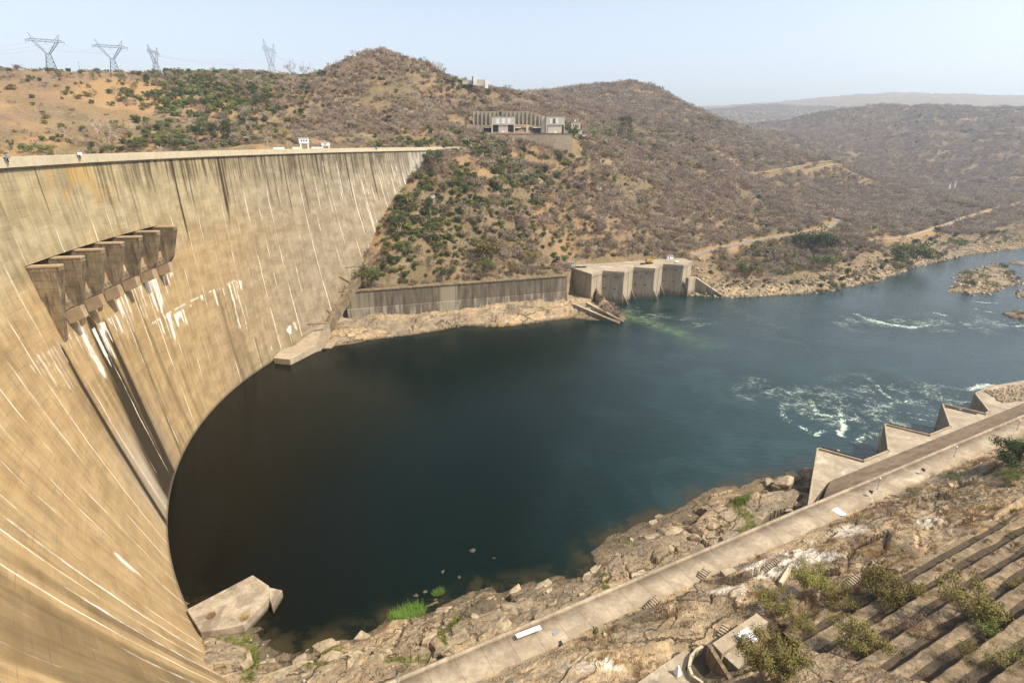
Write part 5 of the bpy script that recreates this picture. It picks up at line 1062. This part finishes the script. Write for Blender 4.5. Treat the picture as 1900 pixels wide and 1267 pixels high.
Gz = np.clip(.9*ell(880, 330, 130, 60)+.6*ell(760, 400, 80, 60)+.5*ell(400, 190, 110, 40), 0, 1); S = S*(1+.45*Gz)
G = (G+.25*Gz)*sstep(.35, .6, fbm(X/26, Y/26, 3, 203)+.62); G = np.where(band, .05, G)
u = rng.random(len(X)); isg = ok & (u < G*.8); isb = ok & ~isg & (rng.random(len(X)) < dens)
isd = isb & (rng.random(len(X)) < np.interp(PX, [0, 500, 1000, 1900], [.45, .3, .22, .10]))
isb &= ~isd
protos = bpy.data.collections.new('plant_kinds')             # kinds for the scatter, not part of the scene itself
kinds = []
def kind(me, nm): o = bpy.data.objects.new(nm, me); protos.objects.link(o); return o
def scatter(name, pts, sc_, kidx, metas, rots=None):
    cl = bpy.data.collections.new(name+'_kinds')
    for i, me in enumerate(metas): o = bpy.data.objects.new(f'{name}_kind_{i:02d}', me); cl.objects.link(o)
    me = bpy.data.meshes.new(name); me.from_pydata([tuple(p) for p in pts], [], [])
    a = me.attributes.new('sc', 'FLOAT', 'POINT'); a.data.foreach_set('value', np.asarray(sc_, np.float32))
    a = me.attributes.new('ki', 'INT', 'POINT'); a.data.foreach_set('value', np.asarray(kidx, np.int32))
    a = me.attributes.new('ro', 'FLOAT_VECTOR', 'POINT'); rv = np.zeros((len(pts), 3), np.float32); rv[:, 2] = rng.random(len(pts))*6.283
    if rots is not None: rv[:, :2] = rots
    a.data.foreach_set('vector', rv.ravel())
    o = link(name, me); tag(o, kind='stuff')
    ng = bpy.data.node_groups.new(name, 'GeometryNodeTree'); ng.interface.new_socket('Geometry', in_out='INPUT', socket_type='NodeSocketGeometry'); ng.interface.new_socket('Geometry', in_out='OUTPUT', socket_type='NodeSocketGeometry')
    N = ng.nodes.new; gi, go = N('NodeGroupInput'), N('NodeGroupOutput'); ip = N('GeometryNodeInstanceOnPoints'); ci = N('GeometryNodeCollectionInfo'); ci.inputs['Collection'].default_value = cl; ci.inputs['Separate Children'].default_value = True; ci.inputs['Reset Children'].default_value = True
    def at(nm, ty): k = N('GeometryNodeInputNamedAttribute'); k.data_type = ty; k.inputs['Name'].default_value = nm; return k.outputs['Attribute']
    Lk = ng.links.new; Lk(gi.outputs[0], ip.inputs['Points']); Lk(ci.outputs[0], ip.inputs['Instance']); ip.inputs['Pick Instance'].default_value = True
    Lk(at('ki', 'INT'), ip.inputs['Instance Index']); Lk(at('ro', 'FLOAT_VECTOR'), ip.inputs['Rotation']); Lk(at('sc', 'FLOAT'), ip.inputs['Scale']); Lk(ip.outputs[0], go.inputs[0])
    md = o.modifiers.new('scatter', 'NODES'); md.node_group = ng; return o
ZONES = [(lambda x, y: (y > 395) & (x < 1060), 'the slope above the long dark wall', 'slope above the training wall'),
         (lambda x, y: (y > 285) & (x < 1010), 'the bank beside the dam below the powerhouse', 'bank below the powerhouse'),
         (lambda x, y: (y > 285) & (x < 1300), 'the slope behind the four-bay outlet', 'slope behind the outlet'),
         (lambda x, y: y > 285, 'the slope near the curving dirt road', 'slope by the dirt road'),
         (lambda x, y: x < 560, 'the hillside beyond the dam crest', 'hillside beyond the dam crest'),
         (lambda x, y: x < 860, 'the big hill behind the dam', 'big hill behind the dam'),
         (lambda x, y: True, 'the slopes around the powerhouse', 'slopes around the powerhouse')]
def zone(x, y):
    for f, a, b in ZONES:
        if f(x, y): return a, b
def put(mask, name, metas, kf, sf, desc, cat, nind, stuffname):
    idx = np.nonzero(mask)[0]; ki = kf(idx); s_ = sf(idx); big = s_/r[idx]; order = np.argsort(-big); ind = order[:nind]; rest = order[nind:]
    for q in ind:
        i = idx[q]; o = bpy.data.objects.new(name, metas[ki[q]]); col.objects.link(o); s1 = float(s_[q]); o.location = (X[i], Y[i], Z[i]-.1*s1); o.rotation_euler = (0, 0, rng.random()*6.28); o.scale = (s1, s1, s1*(.8+.4*rng.random()))
        za, zb_ = zone(PX[i], PY[i]); tag(o, f'{desc[ki[q]]} on {za}', cat, f'{cat}s on the {zb_}')
    if len(rest): scatter(stuffname, np.stack([X[idx[rest]], Y[idx[rest]], Z[idx[rest]]-.1], -1), s_[rest], ki[rest], metas)
    return len(idx)
nb_ = put(isb, 'bare_shrub', bareP, lambda i: (rng.random(len(i))*5).astype(int), lambda i: S[i]*(.6+1.15*rng.random(len(i))**1.8)*np.interp(PX[i], [600, 1000], [.95, 1.2]), ['leafless grey-brown shrub', 'leafless dark brown shrub', 'tall leafless grey shrub', 'low leafless brown shrub', 'leafless grey shrub'], 'bare shrub', 300, 'dry_scrub')
nd_ = put(isd, 'dry_bush', dryP, lambda i: (rng.random(len(i))*2).astype(int), lambda i: S[i]*(.6+.7*rng.random(len(i))), ['low bush with dry russet leaves', 'rounded bush with dry russet leaves'], 'dry bush', 200, 'russet_scrub')
ng_ = put(isg, 'leafy_shrub', greenP, lambda i: np.minimum((rng.random(len(i))**1.0*5).astype(int), 4), lambda i: S[i]*(.7+.75*rng.random(len(i))), ['dark green leafy shrub', 'mid green leafy shrub', 'olive green leafy shrub', 'small green leafy shrub', 'lime green leafy shrub'], 'leafy shrub', 300, 'green_scrub')
print('PLANTS', nb_, nd_, ng_)
# ---- single trees and bushes one can point to
def tree(px, py, hp, wp, mat, label, cat, n=1400, size=None, grp=None, name='leafy_tree', trunk=.3, twigs=0, D=None):
    """foot at the picture point, hp and wp its height and width in picture pixels"""
    global rng; p = hit(px, py) if D is None else atd(px, py, D)
    if D is not None: p[2] = float(zt(p[0], p[1])[0])
    zc_ = p[1]*math.cos(TH)-(p[2]-H)*math.sin(TH); el_ = math.cos(math.atan2(H-p[2], math.hypot(p[0], p[1]))); h = hp*zc_/F/max(el_, .5); w_ = wp*zc_/F
    rng = np.random.default_rng(int(px*7+py*13)); o = empty(name, p-np.array([0, 0, .15]), label, cat, grp); th_ = h*trunk
    m = MB(); nst = 3; br = []
    for i in range(nst):
        a = 6.28*(i+rng.random()*.6)/nst; q = Vector((math.cos(a)*w_*.16, math.sin(a)*w_*.16, max(th_, .2*h))); m.bar((0, 0, -.3), q, .022*h+.02, 5, .016*h)
        for k in range(4):
            e = Vector((math.cos(a+rng.normal()*.8)*w_*(.2+.22*rng.random()), math.sin(a+rng.normal()*.8)*w_*(.2+.22*rng.random()), h*(.5+.35*rng.random()))); m.bar(q, e, .013*h, 4, .006*h); br.append(e)
            for _ in range(twigs): twig(m, q.lerp(e, .4+.6*rng.random()), ((e-q).normalized()+rdir(.3)*.9).normalized(), h*.22, .012*h*.5)
    m.build('trunk', B_brown, o)
    cs = []
    for e in br: cs.append(((e.x, e.y, min(e.z, h*.86)), w_*(.13+.09*rng.random())))
    for i in range(4): a = rng.random()*6.28; cs.append(((math.cos(a)*w_*.3, math.sin(a)*w_*.3, th_+(h-th_)*(.15+.5*rng.random())), w_*.16))
    near_ = py > 860 and px > 1380
    if near_:
        for i in range(9): a = rng.random()*6.28; q_ = w_*.36*math.sqrt(rng.random()); cs.append(((math.cos(a)*q_, math.sin(a)*q_, h*(.3+.5*rng.random())), w_*(.10+.08*rng.random())))
    m = MB(); leaves(m, cs, int(n*(2.4 if near_ else 1)), 0, size or max(.10, w_*(.0165 if near_ else .028)), .8, .25); m.build('crown', mat, o); return o
tree(334, 151, 25, 28, L_mid, 'round green tree standing on the left skyline beside the third pylon', 'tree'); tree(379, 150, 14, 30, L_olive, 'wide pale yellow-green bush on the left skyline', 'bush')
tree(391, 158, 13, 16, L_dark, 'small dark tree below the pale skyline bush', 'tree'); tree(486, 208, 34, 40, L_dark, 'dark green tree in the saddle left of the big hill', 'tree'); tree(327, 281, 24, 34, L_dark, 'flat-topped dark tree just behind the left dam crest', 'tree')
tree(22, 279, 20, 16, L_dark, 'small dark bush at the far left above the dam crest', 'bush'); tree(57, 286, 18, 36, L_mid, 'bushy green shrub above the dam crest at far left', 'bush'); tree(88, 285, 16, 30, L_olive, 'olive shrub above the dam crest left of the floodlight', 'bush'); tree(203, 285, 15, 34, L_mid, 'green shrub above the crest right of the white floodlight', 'bush')
tree(256, 282, 19, 34, L_mid, 'layered green shrub behind the crest near three bare trees', 'bush'); tree(410, 262, 40, 50, L_dark, 'dark tree on the slope above the middle of the crest', 'tree'); tree(378, 250, 34, 34, L_mid, 'green tree in the gully left of the dark tree', 'tree')
tree(1057, 268, 38, 38, L_dark, 'large dark round tree at the right corner of the powerhouse terrace', 'tree', 1800); tree(1099, 262, 26, 26, L_lime, 'bright lime green tree right of the powerhouse terrace', 'tree'); tree(1160, 255, 42, 32, L_dark, 'tall dark green tree at the valley head right of the powerhouse', 'tree', 1800); tree(1128, 260, 24, 24, L_mid, 'smaller green tree between lime tree and tall dark tree', 'tree')
tree(697, 275, 16, 26, L_lime, 'bright green bush behind the far dam crest', 'bush'); tree(769, 275, 16, 30, L_mid, 'green bush at the far end of the dam crest', 'bush'); tree(795, 275, 14, 24, L_mid, 'second green bush beside the dark box on the crest', 'bush')
tree(805, 318, 40, 42, L_dark, 'dark green tree where the dam crest meets the slope', 'tree', 1800); tree(766, 392, 48, 46, L_mid, 'green tree against the dam edge left of the white hut', 'tree', 1600); tree(740, 430, 40, 44, L_dark, 'dark shrub hugging the seam of dam and slope', 'bush'); tree(795, 400, 34, 26, L_dark, 'dark upright bush just below the white hut', 'bush')
tree(686, 533, 46, 50, L_mid, 'leafy green bush above the left end of the training wall', 'bush', 1800); tree(904, 488, 46, 62, L_olive, 'large domed olive tree on the slope above the training wall', 'tree', 2200); tree(895, 514, 34, 44, L_mid, 'green bush directly below the domed olive tree', 'bush'); tree(755, 478, 30, 32, L_mid, 'round green bush on the grassy slope', 'bush'); tree(985, 494, 32, 32, L_olive, 'olive bush near the left side of the outlet', 'bush'); tree(1042, 494, 24, 30, L_dark, 'dark bush at the left hut of the outlet', 'bush'); tree(950, 510, 26, 28, L_olive, 'pale olive bush above the middle of the training wall', 'bush')
tree(830, 520, 24, 34, L_dark, 'low dark bush on the brow above the training wall', 'bush')
tree(1525, 436, 24, 16, L_dark, 'small dark tree beside the curve of the dirt road', 'tree'); tree(1505, 470, 38, 80, L_dark, 'dense dark green creeper-covered thicket below the road curve', 'thicket', 2400); tree(1525, 500, 30, 60, L_mid, 'green thicket on the boulder slope below the road', 'thicket', 1800); tree(1387, 515, 34, 50, L_mid, 'green bush on the rocks right of the outlet', 'bush', 1800)
tree(1685, 495, 44, 82, L_mid, 'wide green thicket spreading from bank to water', 'thicket', 2600); tree(1742, 480, 16, 24, L_dark, 'small dark bush at the water right of the wide thicket', 'bush'); tree(1777, 462, 22, 36, L_mid, 'green bush on the far boulder bank', 'bush'); tree(1668, 504, 18, 30, L_olive, 'olive bush at the foot of the wide thicket', 'bush')
tree(1553, 540, 18, 28, L_mid, 'waterside bush left of the lone dark bush', 'bush'); tree(1619, 527, 18, 22, L_dark, 'lone dark bush reflected at the waterline', 'bush'); tree(1525, 545, 10, 20, L_olive, 'low olive bush at the foam below the boulders', 'bush')
for k, (px, py, hp, wp, mt, lab) in enumerate([(1792,517,17,30,L_mid,'green bush at the upstream end of the rocky island'),(1800,533,14,34,L_dark,'low dark bush on the left shore of the rocky island'),(1826,520,12,24,L_mid,'bush in the middle of the rocky island'),(1836,535,14,26,L_mid,'green bush on the near shore of the rocky island'),(1856,503,16,26,L_dark,'tallest dark bush on the back of the rocky island'),(1870,513,12,24,L_mid,'bush near the right end of the rocky island'),(1884,523,10,18,L_dark,'small bush at the right tip of the rocky island'),(1893,592,14,26,L_dark,'dark bush on the small islet at the right edge')]): tree(px, py, hp, wp, mt, lab, 'bush', 900)
nb2 = [(1505,1100,44,78,L_olive,'rounded olive bush left of the stair on white rock',3200,2),(1437,1136,34,76,L_olive,'sprawling olive bush beside the pale concrete gully',2600,3),(1640,1118,52,100,L_olive,'large olive bush covering the start of the upper terrace',4200,3),(1556,1135,38,72,L_olive,'dark twiggy bush between the stair and the large olive bush',1500,8),(1703,1118,34,52,L_olive,'olive bush at the right side of the large bush',1900,3),(1482,1178,32,50,L_olive,'small olive bush on the terrace right of the bunker',1600,3),(1513,1158,18,34,B_brown,'low brown bush on the terrace above the bunker',700,6),(1592,1212,48,108,L_olive,'thin twiggy tree with sparse leaves in the terraces',1900,14),(1800,1150,66,118,L_olive,'large grey twiggy tree with sparse foliage on the terraces',2300,18),(1836,1184,28,50,L_lime,'greener bush under the large twiggy tree',1600,2),(1421,1262,70,116,L_olive,'big bright olive tree in front of the pit at bottom right',5200,3),(1886,1100,26,50,L_olive,'olive bush at the right edge on the upper terrace',1500,3),(1798,1236,36,70,L_olive,'sparse bush near the bottom edge among terraces',1200,10),(1868,1250,44,84,L_olive,'grey sparse tree at the bottom right corner',1300,14),(1700,1182,30,64,B_brown,'dry brown bush on the middle terraces',900,10),(1890,872,52,92,L_dark,'dense dark green tree at the right edge above the walkway',4200,1),(1868,896,26,46,L_lime,'light green bush below the dark tree at right',1500,1),(1768,893,18,34,L_mid,'low green creeper at the edge of the walkway',900,1),(1692,917,12,30,L_mid,'small green weed patch beside the walkway rock',600,1)]
for px, py, hp, wp, mt, lab, n, tw_n in nb2: tree(px, py, hp, wp, mt, lab, 'tree' if 'tree' in lab else 'bush', n, None, None, 'twiggy_bush' if tw_n > 5 else 'leafy_bush', .22, tw_n)
tree(1104, 1187, 26, 12, L_lime, 'small upright bright green sapling beside the walkway', 'sapling', 500, .16)
# twiggy shrubs scattered over the near slope
rng = np.random.default_rng(77); cand = []
while len(cand) < 64:
    a, b = rng.uniform(10, 150), rng.uniform(9, 66)
    if b > 26 and a < 40: continue
    x, y = xy(a, b); k = math.floor((b-26.5)/5.0); z_ = 20.4+k*2.95 if (b > (26.5 if a < 82 else 31.5) and a > 43 and k < 11) else float(zt(x, y)[0]); px_, py_ = proj(np.array([x]), np.array([y]), np.array([z_]))
    if 0 < px_[0] < 1930 and py_[0] < 1300: cand.append((x, y, z_, px_[0], py_[0], b))
nearP = [proto_bare(2.6, B_brown, 71), proto_bare(2.2, B_grey, 72), proto_leafy(1.7, 1.2, L_olive, 73, 420, .11), proto_leafy(1.3, 1.0, L_dry, 74, 380, .10)]; dsc = ['small leafless brown bush', 'small leafless grey bush', 'small sparse olive bush', 'low russet dry bush']
rng = np.random.default_rng(78)
for x, y, z_, px_, py_, b in cand:
    k = int(rng.integers(0, 4)); o = bpy.data.objects.new('low_bush', nearP[k]); col.objects.link(o); s1 = rng.uniform(.55, 1.15); o.location = (x, y, z_-.05); o.rotation_euler = (0, 0, rng.random()*6.28); o.scale = (s1, s1, s1)
    tag(o, f"{dsc[k]} {'on the terraces' if b > 27 else 'on the rock between walkway and terraces'}", 'bush', 'low bushes on the near slope')
# bare skyline trees
for px, py, hp, lab in [(522, 138, 22, 'bare tree right of the farthest pylon'), (540, 140, 20, 'bare spreading tree on the knoll'), (563, 142, 18, 'bare tree in the dip left of the big hill'), (657, 108, 14, 'bare tree on the left shoulder of the big hill top'), (690, 102, 12, 'bare tree left of the big hill summit'), (715, 99, 9, 'bare tree on the big hill summit'), (745, 100, 9, 'bare tree right of the big hill summit'), (813, 135, 20, 'bare tree on the right shoulder of the big hill'), (860, 154, 12, 'bare tree left of the hilltop house'), (962, 172, 14, 'bare tree on the ridge right of the hilltop house'), (190, 262, 34, 'leftmost bare tree above the dam crest'), (205, 272, 40, 'middle bare tree above the dam crest'), (127, 262, 26, 'slim bare tree left of the three bare trees')]:
    p = hit(px, py+4)
    if p is None: continue
    h = 1.35*hp*(p[1]*math.cos(TH)-(p[2]-H)*math.sin(TH))/F; rng = np.random.default_rng(int(px)); m = MB(); o = empty('bare_tree', p-np.array([0, 0, .2]), lab, 'bare tree', 'bare trees on the skyline and crest')
    m.bar((0, 0, 0), (0, 0, h*.4), .03*h, 5, .02*h); m.build('trunk', B_grey, o); m = MB(); limbs(m, h, .8, 5, .02*h, 2, 6, .006*h, .16)
    for i, v in enumerate(m.v): m.v[i] = (v[0]*.8, v[1]*.8, v[2]*.75+h*.3)
    m.build('branches', B_grey, o)
# ================================================================== grass, boulders
M_straw = leafmat('straw', (.34, .22, .08), (.42, .28, .11), (.30, .20, .09)); M_reed = leafmat('reed', (.11, .19, .03), (.17, .26, .045), (.22, .28, .07))
def tuft(mat, n, h, r, seed, name, lean=.5):
    global rng; rng = np.random.default_rng(seed); m = MB()
    for _ in range(n):
        a = rng.random()*6.28; q = r*math.sqrt(rng.random()); d = Vector((math.cos(a)*lean*rng.random(), math.sin(a)*lean*rng.random(), 1)).normalized(); twig(m, (math.cos(a)*q, math.sin(a)*q, -.05), d, h*(.6+.6*rng.random()), .03+.012*h)
    return m.mesh(name, mat)
rng = np.random.default_rng(5)
A_ = rng.uniform(-25, 170, 5200); B_ = np.concatenate([rng.uniform(8, 33, 3400), rng.uniform(24, 78, 1800)]); gx, gy = xy(A_, B_); keepg = fbm(gx/9, gy/9, 3, 211)+.5 > .52; gx, gy = gx[keepg], gy[keepg]
A_, B_ = ab(gx, gy); k_ = np.floor((B_-26.5)/5.0); onter = (B_ > np.where(A_ < 82, 26.5, 31.5)) & (A_ > 43) & (k_ >= 0) & (k_ < 11); gz = np.where(onter, 20.4+k_*2.95+.02, zt(gx, gy)-.05)
scatter('dry_grass', np.stack([gx, gy, gz], -1), rng.uniform(.6, 1.5, len(gx)), rng.integers(0, 3, len(gx)), [tuft(M_straw, 26, .8, .4, 61, 't'), tuft(M_straw, 34, .55, .6, 62, 't'), tuft(B_brown, 24, .6, .5, 63, 't')])
for px, py, wd, dp, h, lab in [(757, 1140, 5.0, 2.6, 2.6, 'large bright green reed clump growing at the near waterline'), (814, 1099, 1.6, 1.2, 1.7, 'small green reed tuft on rocks in the shallows'), (1375, 940, 3.2, 1.2, .6, 'green grassy streak in the rock gully near the deck')]:
    p = atz(px, py, .3 if py > 1000 else 4.5); p[2] = max(.05, float(zt(p[0], p[1])[0])-.1); rng = np.random.default_rng(int(px)); m = MB()
    for _ in range(int(300*wd)):
        a = rng.random()*6.28; q = math.sqrt(rng.random()); lx, ly = math.cos(a)*q*wd, math.sin(a)*q*dp; wx = lx*.888-ly*.459; wy = lx*.459+ly*.888
        zz_ = max(float(zt(p[0]+wx, p[1]+wy)[0]), -.1)-p[2]; d = Vector((.38*rng.normal(), .38*rng.normal(), 1)).normalized(); twig(m, (wx, wy, zz_), d, h*(.5+.7*rng.random()), .035)
    o = m.build('reed_clump', M_reed, loc=p); tag(o, lab, 'reeds')
for px, py, lab in [(392, 1143, 'golden dry grass tuft on the toe slab beside the dam'), (455, 1146, 'golden dry grass tuft at the front edge of the toe slab')]:
    p = atz(px, py, 3.2); o = link('grass_tuft', tuft(M_straw, 160, 1.3, .9, int(px), 'grass_tuft', .9), loc=p); tag(o, lab, 'grass')
M_rock = NT('boulder_rock', .95, .15); g = M_rock.pos(); n1 = M_rock.noise(g, .7, 6, .65, .4); n2 = M_rock.noise(g, 3, 4, .6)
c = M_rock.mix(M_rock.mapr(n1, .32, .68), (.20, .152, .098), (.39, .312, .205)); c = M_rock.mix(M_rock.mapr(n2, .5, .75, 0, .7), c, (.17, .13, .095)); k = M_rock.n('ShaderNodeHueSaturation'); M_rock.set(k.inputs['Color'], c); M_rock.set(k.inputs['Value'], M_rock.math('ADD', .75, M_rock.math('MULTIPLY', M_rock.rnd(), .5)))
M_rock = M_rock.done(k.outputs[0], None, M_rock.bump(n2, .5, .1))
def rockmesh(seed, n=16, flat=.7):
    r_ = np.random.default_rng(seed); bm = bmesh.new()
    for _ in range(n): v = r_.normal(size=3); v /= np.linalg.norm(v); v *= .75+.35*r_.random(); bm.verts.new((v[0], v[1]*.8, v[2]*flat))
    bmesh.ops.convex_hull(bm, input=bm.verts); bmesh.ops.delete(bm, geom=[v for v in bm.verts if not v.link_faces], context='VERTS'); bmesh.ops.bevel(bm, geom=bm.edges[:], offset=.06, segments=1, affect='EDGES')
    me = bpy.data.meshes.new('boulder'); bm.to_mesh(me); bm.free(); me.materials.append(M_rock); return me
RM = [rockmesh(i) for i in range(8)]
big = [(1424,897,16,'rounded pale boulder at the waterline left of the deck'),(1440,906,13,'squat boulder behind the rounded one near the deck'),(1455,897,27,'large angular boulder with flat lit top beside the deck'),(1470,886,20,'angular boulder nearest the pointed deck corner'),(1418,915,12,'low boulder on the shore left of the angular ones'),(876,1021,12,'pale flat rock breaking the water surface off the near shore'),(917,1035,7,'small pointed rock in the shallows right of the flat rock'),(822,1061,9,'dark rounded rock in the shallows above the reeds'),(852,1070,8,'reddish pointed rock in the shallows'),(772,1104,9,'rock just above the large reed clump'),(789,1098,8,'upright rock between the two reed clumps'),(808,1112,8,'reddish rock below the small reed tuft'),(1120,1175,16,'dark hollow boulder beside the walkway and green sapling'),(1320,980,14,'round boulder on the near rock shelf'),(1290,1000,18,'broad boulder near the middle of the rock shelf'),(985,1090,15,'rounded rock mass at the near shoreline'),(1480,940,14,'boulder in the shadow of the deck wall'),(1462,955,12,'reddish boulder left of the deck wall'),(1600,905,1,'x'),(840,1205,16,'orange-white block on the rock shelf below the reeds'),(1790,880,12,'dark boulder beside the creeper at the walkway edge'),(1762,902,9,'dark boulder at the grassy edge of the walkway'),(660,1190,12,'boulder at the near shore left of the reeds'),(545,1225,10,'slab boulder near the striped rock at bottom left')]
for k, (px, py, rp, lab) in enumerate(big):
    if lab == 'x': continue
    p = hit(px, py) if py > 1115 or px > 1280 else atz(px, py, 0); s = rp*np.hypot(p[1], H-p[2])/F*(.9 if px > 1200 else .72); o = link('boulder', RM[k % 8], loc=(p[0], p[1], max(p[2], -.25)+s*(.1 if px > 1200 else -.25))); o.scale = (s, s, s*.85); o.rotation_euler = (rng.random()*.5, rng.random()*.5, rng.random()*6); tag(o, lab, 'boulder', 'boulders along the near shore')
# angular slabs lying on the near shelf
M_slab = M_rock.copy(); M_slab.name = 'slab_rock'; M_wet = simple('wet_rock', (.10, .078, .052), .7, .3, 1.2, (.05, .04, .028), .1)
for o in list(col.objects):
    if o.name.startswith('boulder') and o.location.z < .35 and o.location.x < 60:
        me = o.data.copy(); me.materials[0] = M_wet; o.data = me
def slabmesh(seed):
    r_ = np.random.default_rng(seed); bm = bmesh.new(); k = int(r_.integers(4, 7)); 
    for i in range(k):
        a = 6.28*(i+.7*r_.random())/k; q = .7+.4*r_.random(); x, y = math.cos(a)*q, math.sin(a)*q*.62; t_ = .16*r_.normal()
        bm.verts.new((x, y, -.5)); bm.verts.new((x*(.80+.12*r_.random()), y*(.80+.12*r_.random()), .22+t_*.6+.12*x))
    bmesh.ops.convex_hull(bm, input=bm.verts); bmesh.ops.delete(bm, geom=[v for v in bm.verts if not v.link_faces], context='VERTS'); bmesh.ops.bevel(bm, geom=bm.edges[:], offset=.03, segments=1, affect='EDGES')
    me = bpy.data.meshes.new('rock_slab'); bm.to_mesh(me); bm.free(); me.materials.append(M_rock); return me
SM = [slabmesh(300+i) for i in range(10)]; rng = np.random.default_rng(88); ns = 0
while ns < 95:
    a, b = rng.uniform(-62, 80), rng.uniform(-48, -2.5); x, y = xy(a, b); sdv = float(polysd(np.array([x]), np.array([y]), WP)[0])
    if sdv < -.5 or math.hypot(x-face(205*DEG, 3)[0], y-face(205*DEG, 3)[1]) < 6: continue
    px_, py_ = proj(np.array([x]), np.array([y]), np.array([2.0]))
    if px_[0] > 1485 or py_[0] > 1280 or px_[0] < 380: continue
    if x < -66 and y > 100: continue
    s = 1.3+3.6*rng.random()**2.0; o = bpy.data.objects.new('flat_boulder', SM[ns % 10]); col.objects.link(o); o.location = (x, y, float(zt(x, y)[0])-.12*s); o.rotation_euler = (rng.normal()*.1, rng.normal()*.1, aw+rng.normal()*.5+(math.pi if rng.random() < .5 else 0)); o.scale = (s, s, s*.75)
    tag(o, 'angular slab of tan rock lying on the near shore shelf below the walkway', 'boulder', 'angular rock slabs on the near shore shelf'); ns += 1
# loose stones of the far bank
n = 26000; rx = rng.uniform(140, 620, n); ry = rng.uniform(400, 760, n); s_ = polysd(rx, ry, WP); m_ = (s_ > -1.5) & (s_ < 46) & (~nearside(rx, ry)) & (rng.random(n) < sstep(46, 14, s_))
for P, wd in zip(roads, ROADW): m_ &= pldist(rx, ry, P)[0] > wd
rx, ry = rx[m_], ry[m_]; mi_ = np.zeros(0)
n = 3000; qx = rng.uniform(340, 490, n); qy = rng.uniform(400, 570, n); si = np.full(n, 1e9)
for I in ISLW: si = np.minimum(si, polysd(qx, qy, I)+6*fbm(qx/14, qy/14, 3, 77))
rx = np.concatenate([rx, qx[si < 3]]); ry = np.concatenate([ry, qy[si < 3]])
scatter('loose_stones', np.stack([rx, ry, np.maximum(zt(rx, ry), -.3)], -1), .55+2.1*rng.random(len(rx))**2.4, rng.integers(0, 8, len(rx)), RM, rng.uniform(-.5, .5, (len(rx), 2)))
# rubble on the near bank and quay
A_ = rng.uniform(-60, 160, 2600); B_ = np.where(rng.random(2600) < .5, rng.uniform(8, 32, 2600), rng.uniform(-45, -2, 2600)); gx, gy = xy(A_, B_); sdg = polysd(gx, gy, WP); mm = (sdg > .5) & ~((A_ > a0_-2) & (B_ < -1)) & (fbm(gx/8, gy/8, 3, 221) > .02)
q = [np.array(atz(x, y, ZN)) for x, y in [(1830,727),(1905,712),(1905,742),(1860,748)]]; tq = rng.random((420, 2)); qp = np.array([(q[0]*(1-a)+q[1]*a)*(1-b)+(q[3]*(1-a)+q[2]*a)*b for a, b in tq])
pts = np.concatenate([np.stack([gx[mm], gy[mm], zt(gx[mm], gy[mm])], -1), qp+np.array([0, 0, .2])]); scatter('rubble', pts, np.concatenate([.12+.5*rng.random(mm.sum())**2.5, .4+1.0*rng.random(420)**1.5]), rng.integers(0, 8, len(pts)), RM, rng.uniform(-.5, .5, (len(pts), 2)))
# ================================================================== air
hz = bpy.data.materials.new('haze'); hz.use_nodes = True; ht = hz.node_tree; ht.nodes.remove(ht.nodes['Principled BSDF'])
pv = ht.nodes.new('ShaderNodeVolumePrincipled'); pv.inputs['Color'].default_value = (.76, .87, 1.0, 1); pv.inputs['Density'].default_value = 0.00015; pv.inputs['Anisotropy'].default_value = 0.55
ht.links.new(pv.outputs[0], ht.nodes['Material Output'].inputs['Volume'])
m = MB(); m.box((0, 0, 270), (30000, 30000, 680))
ho = m.build('haze', hz); tag(ho, kind='stuff')
for o in col.objects:
    if o.parent is None and 'label' in o and 'kind' not in o: o['kind'] = 'thing'
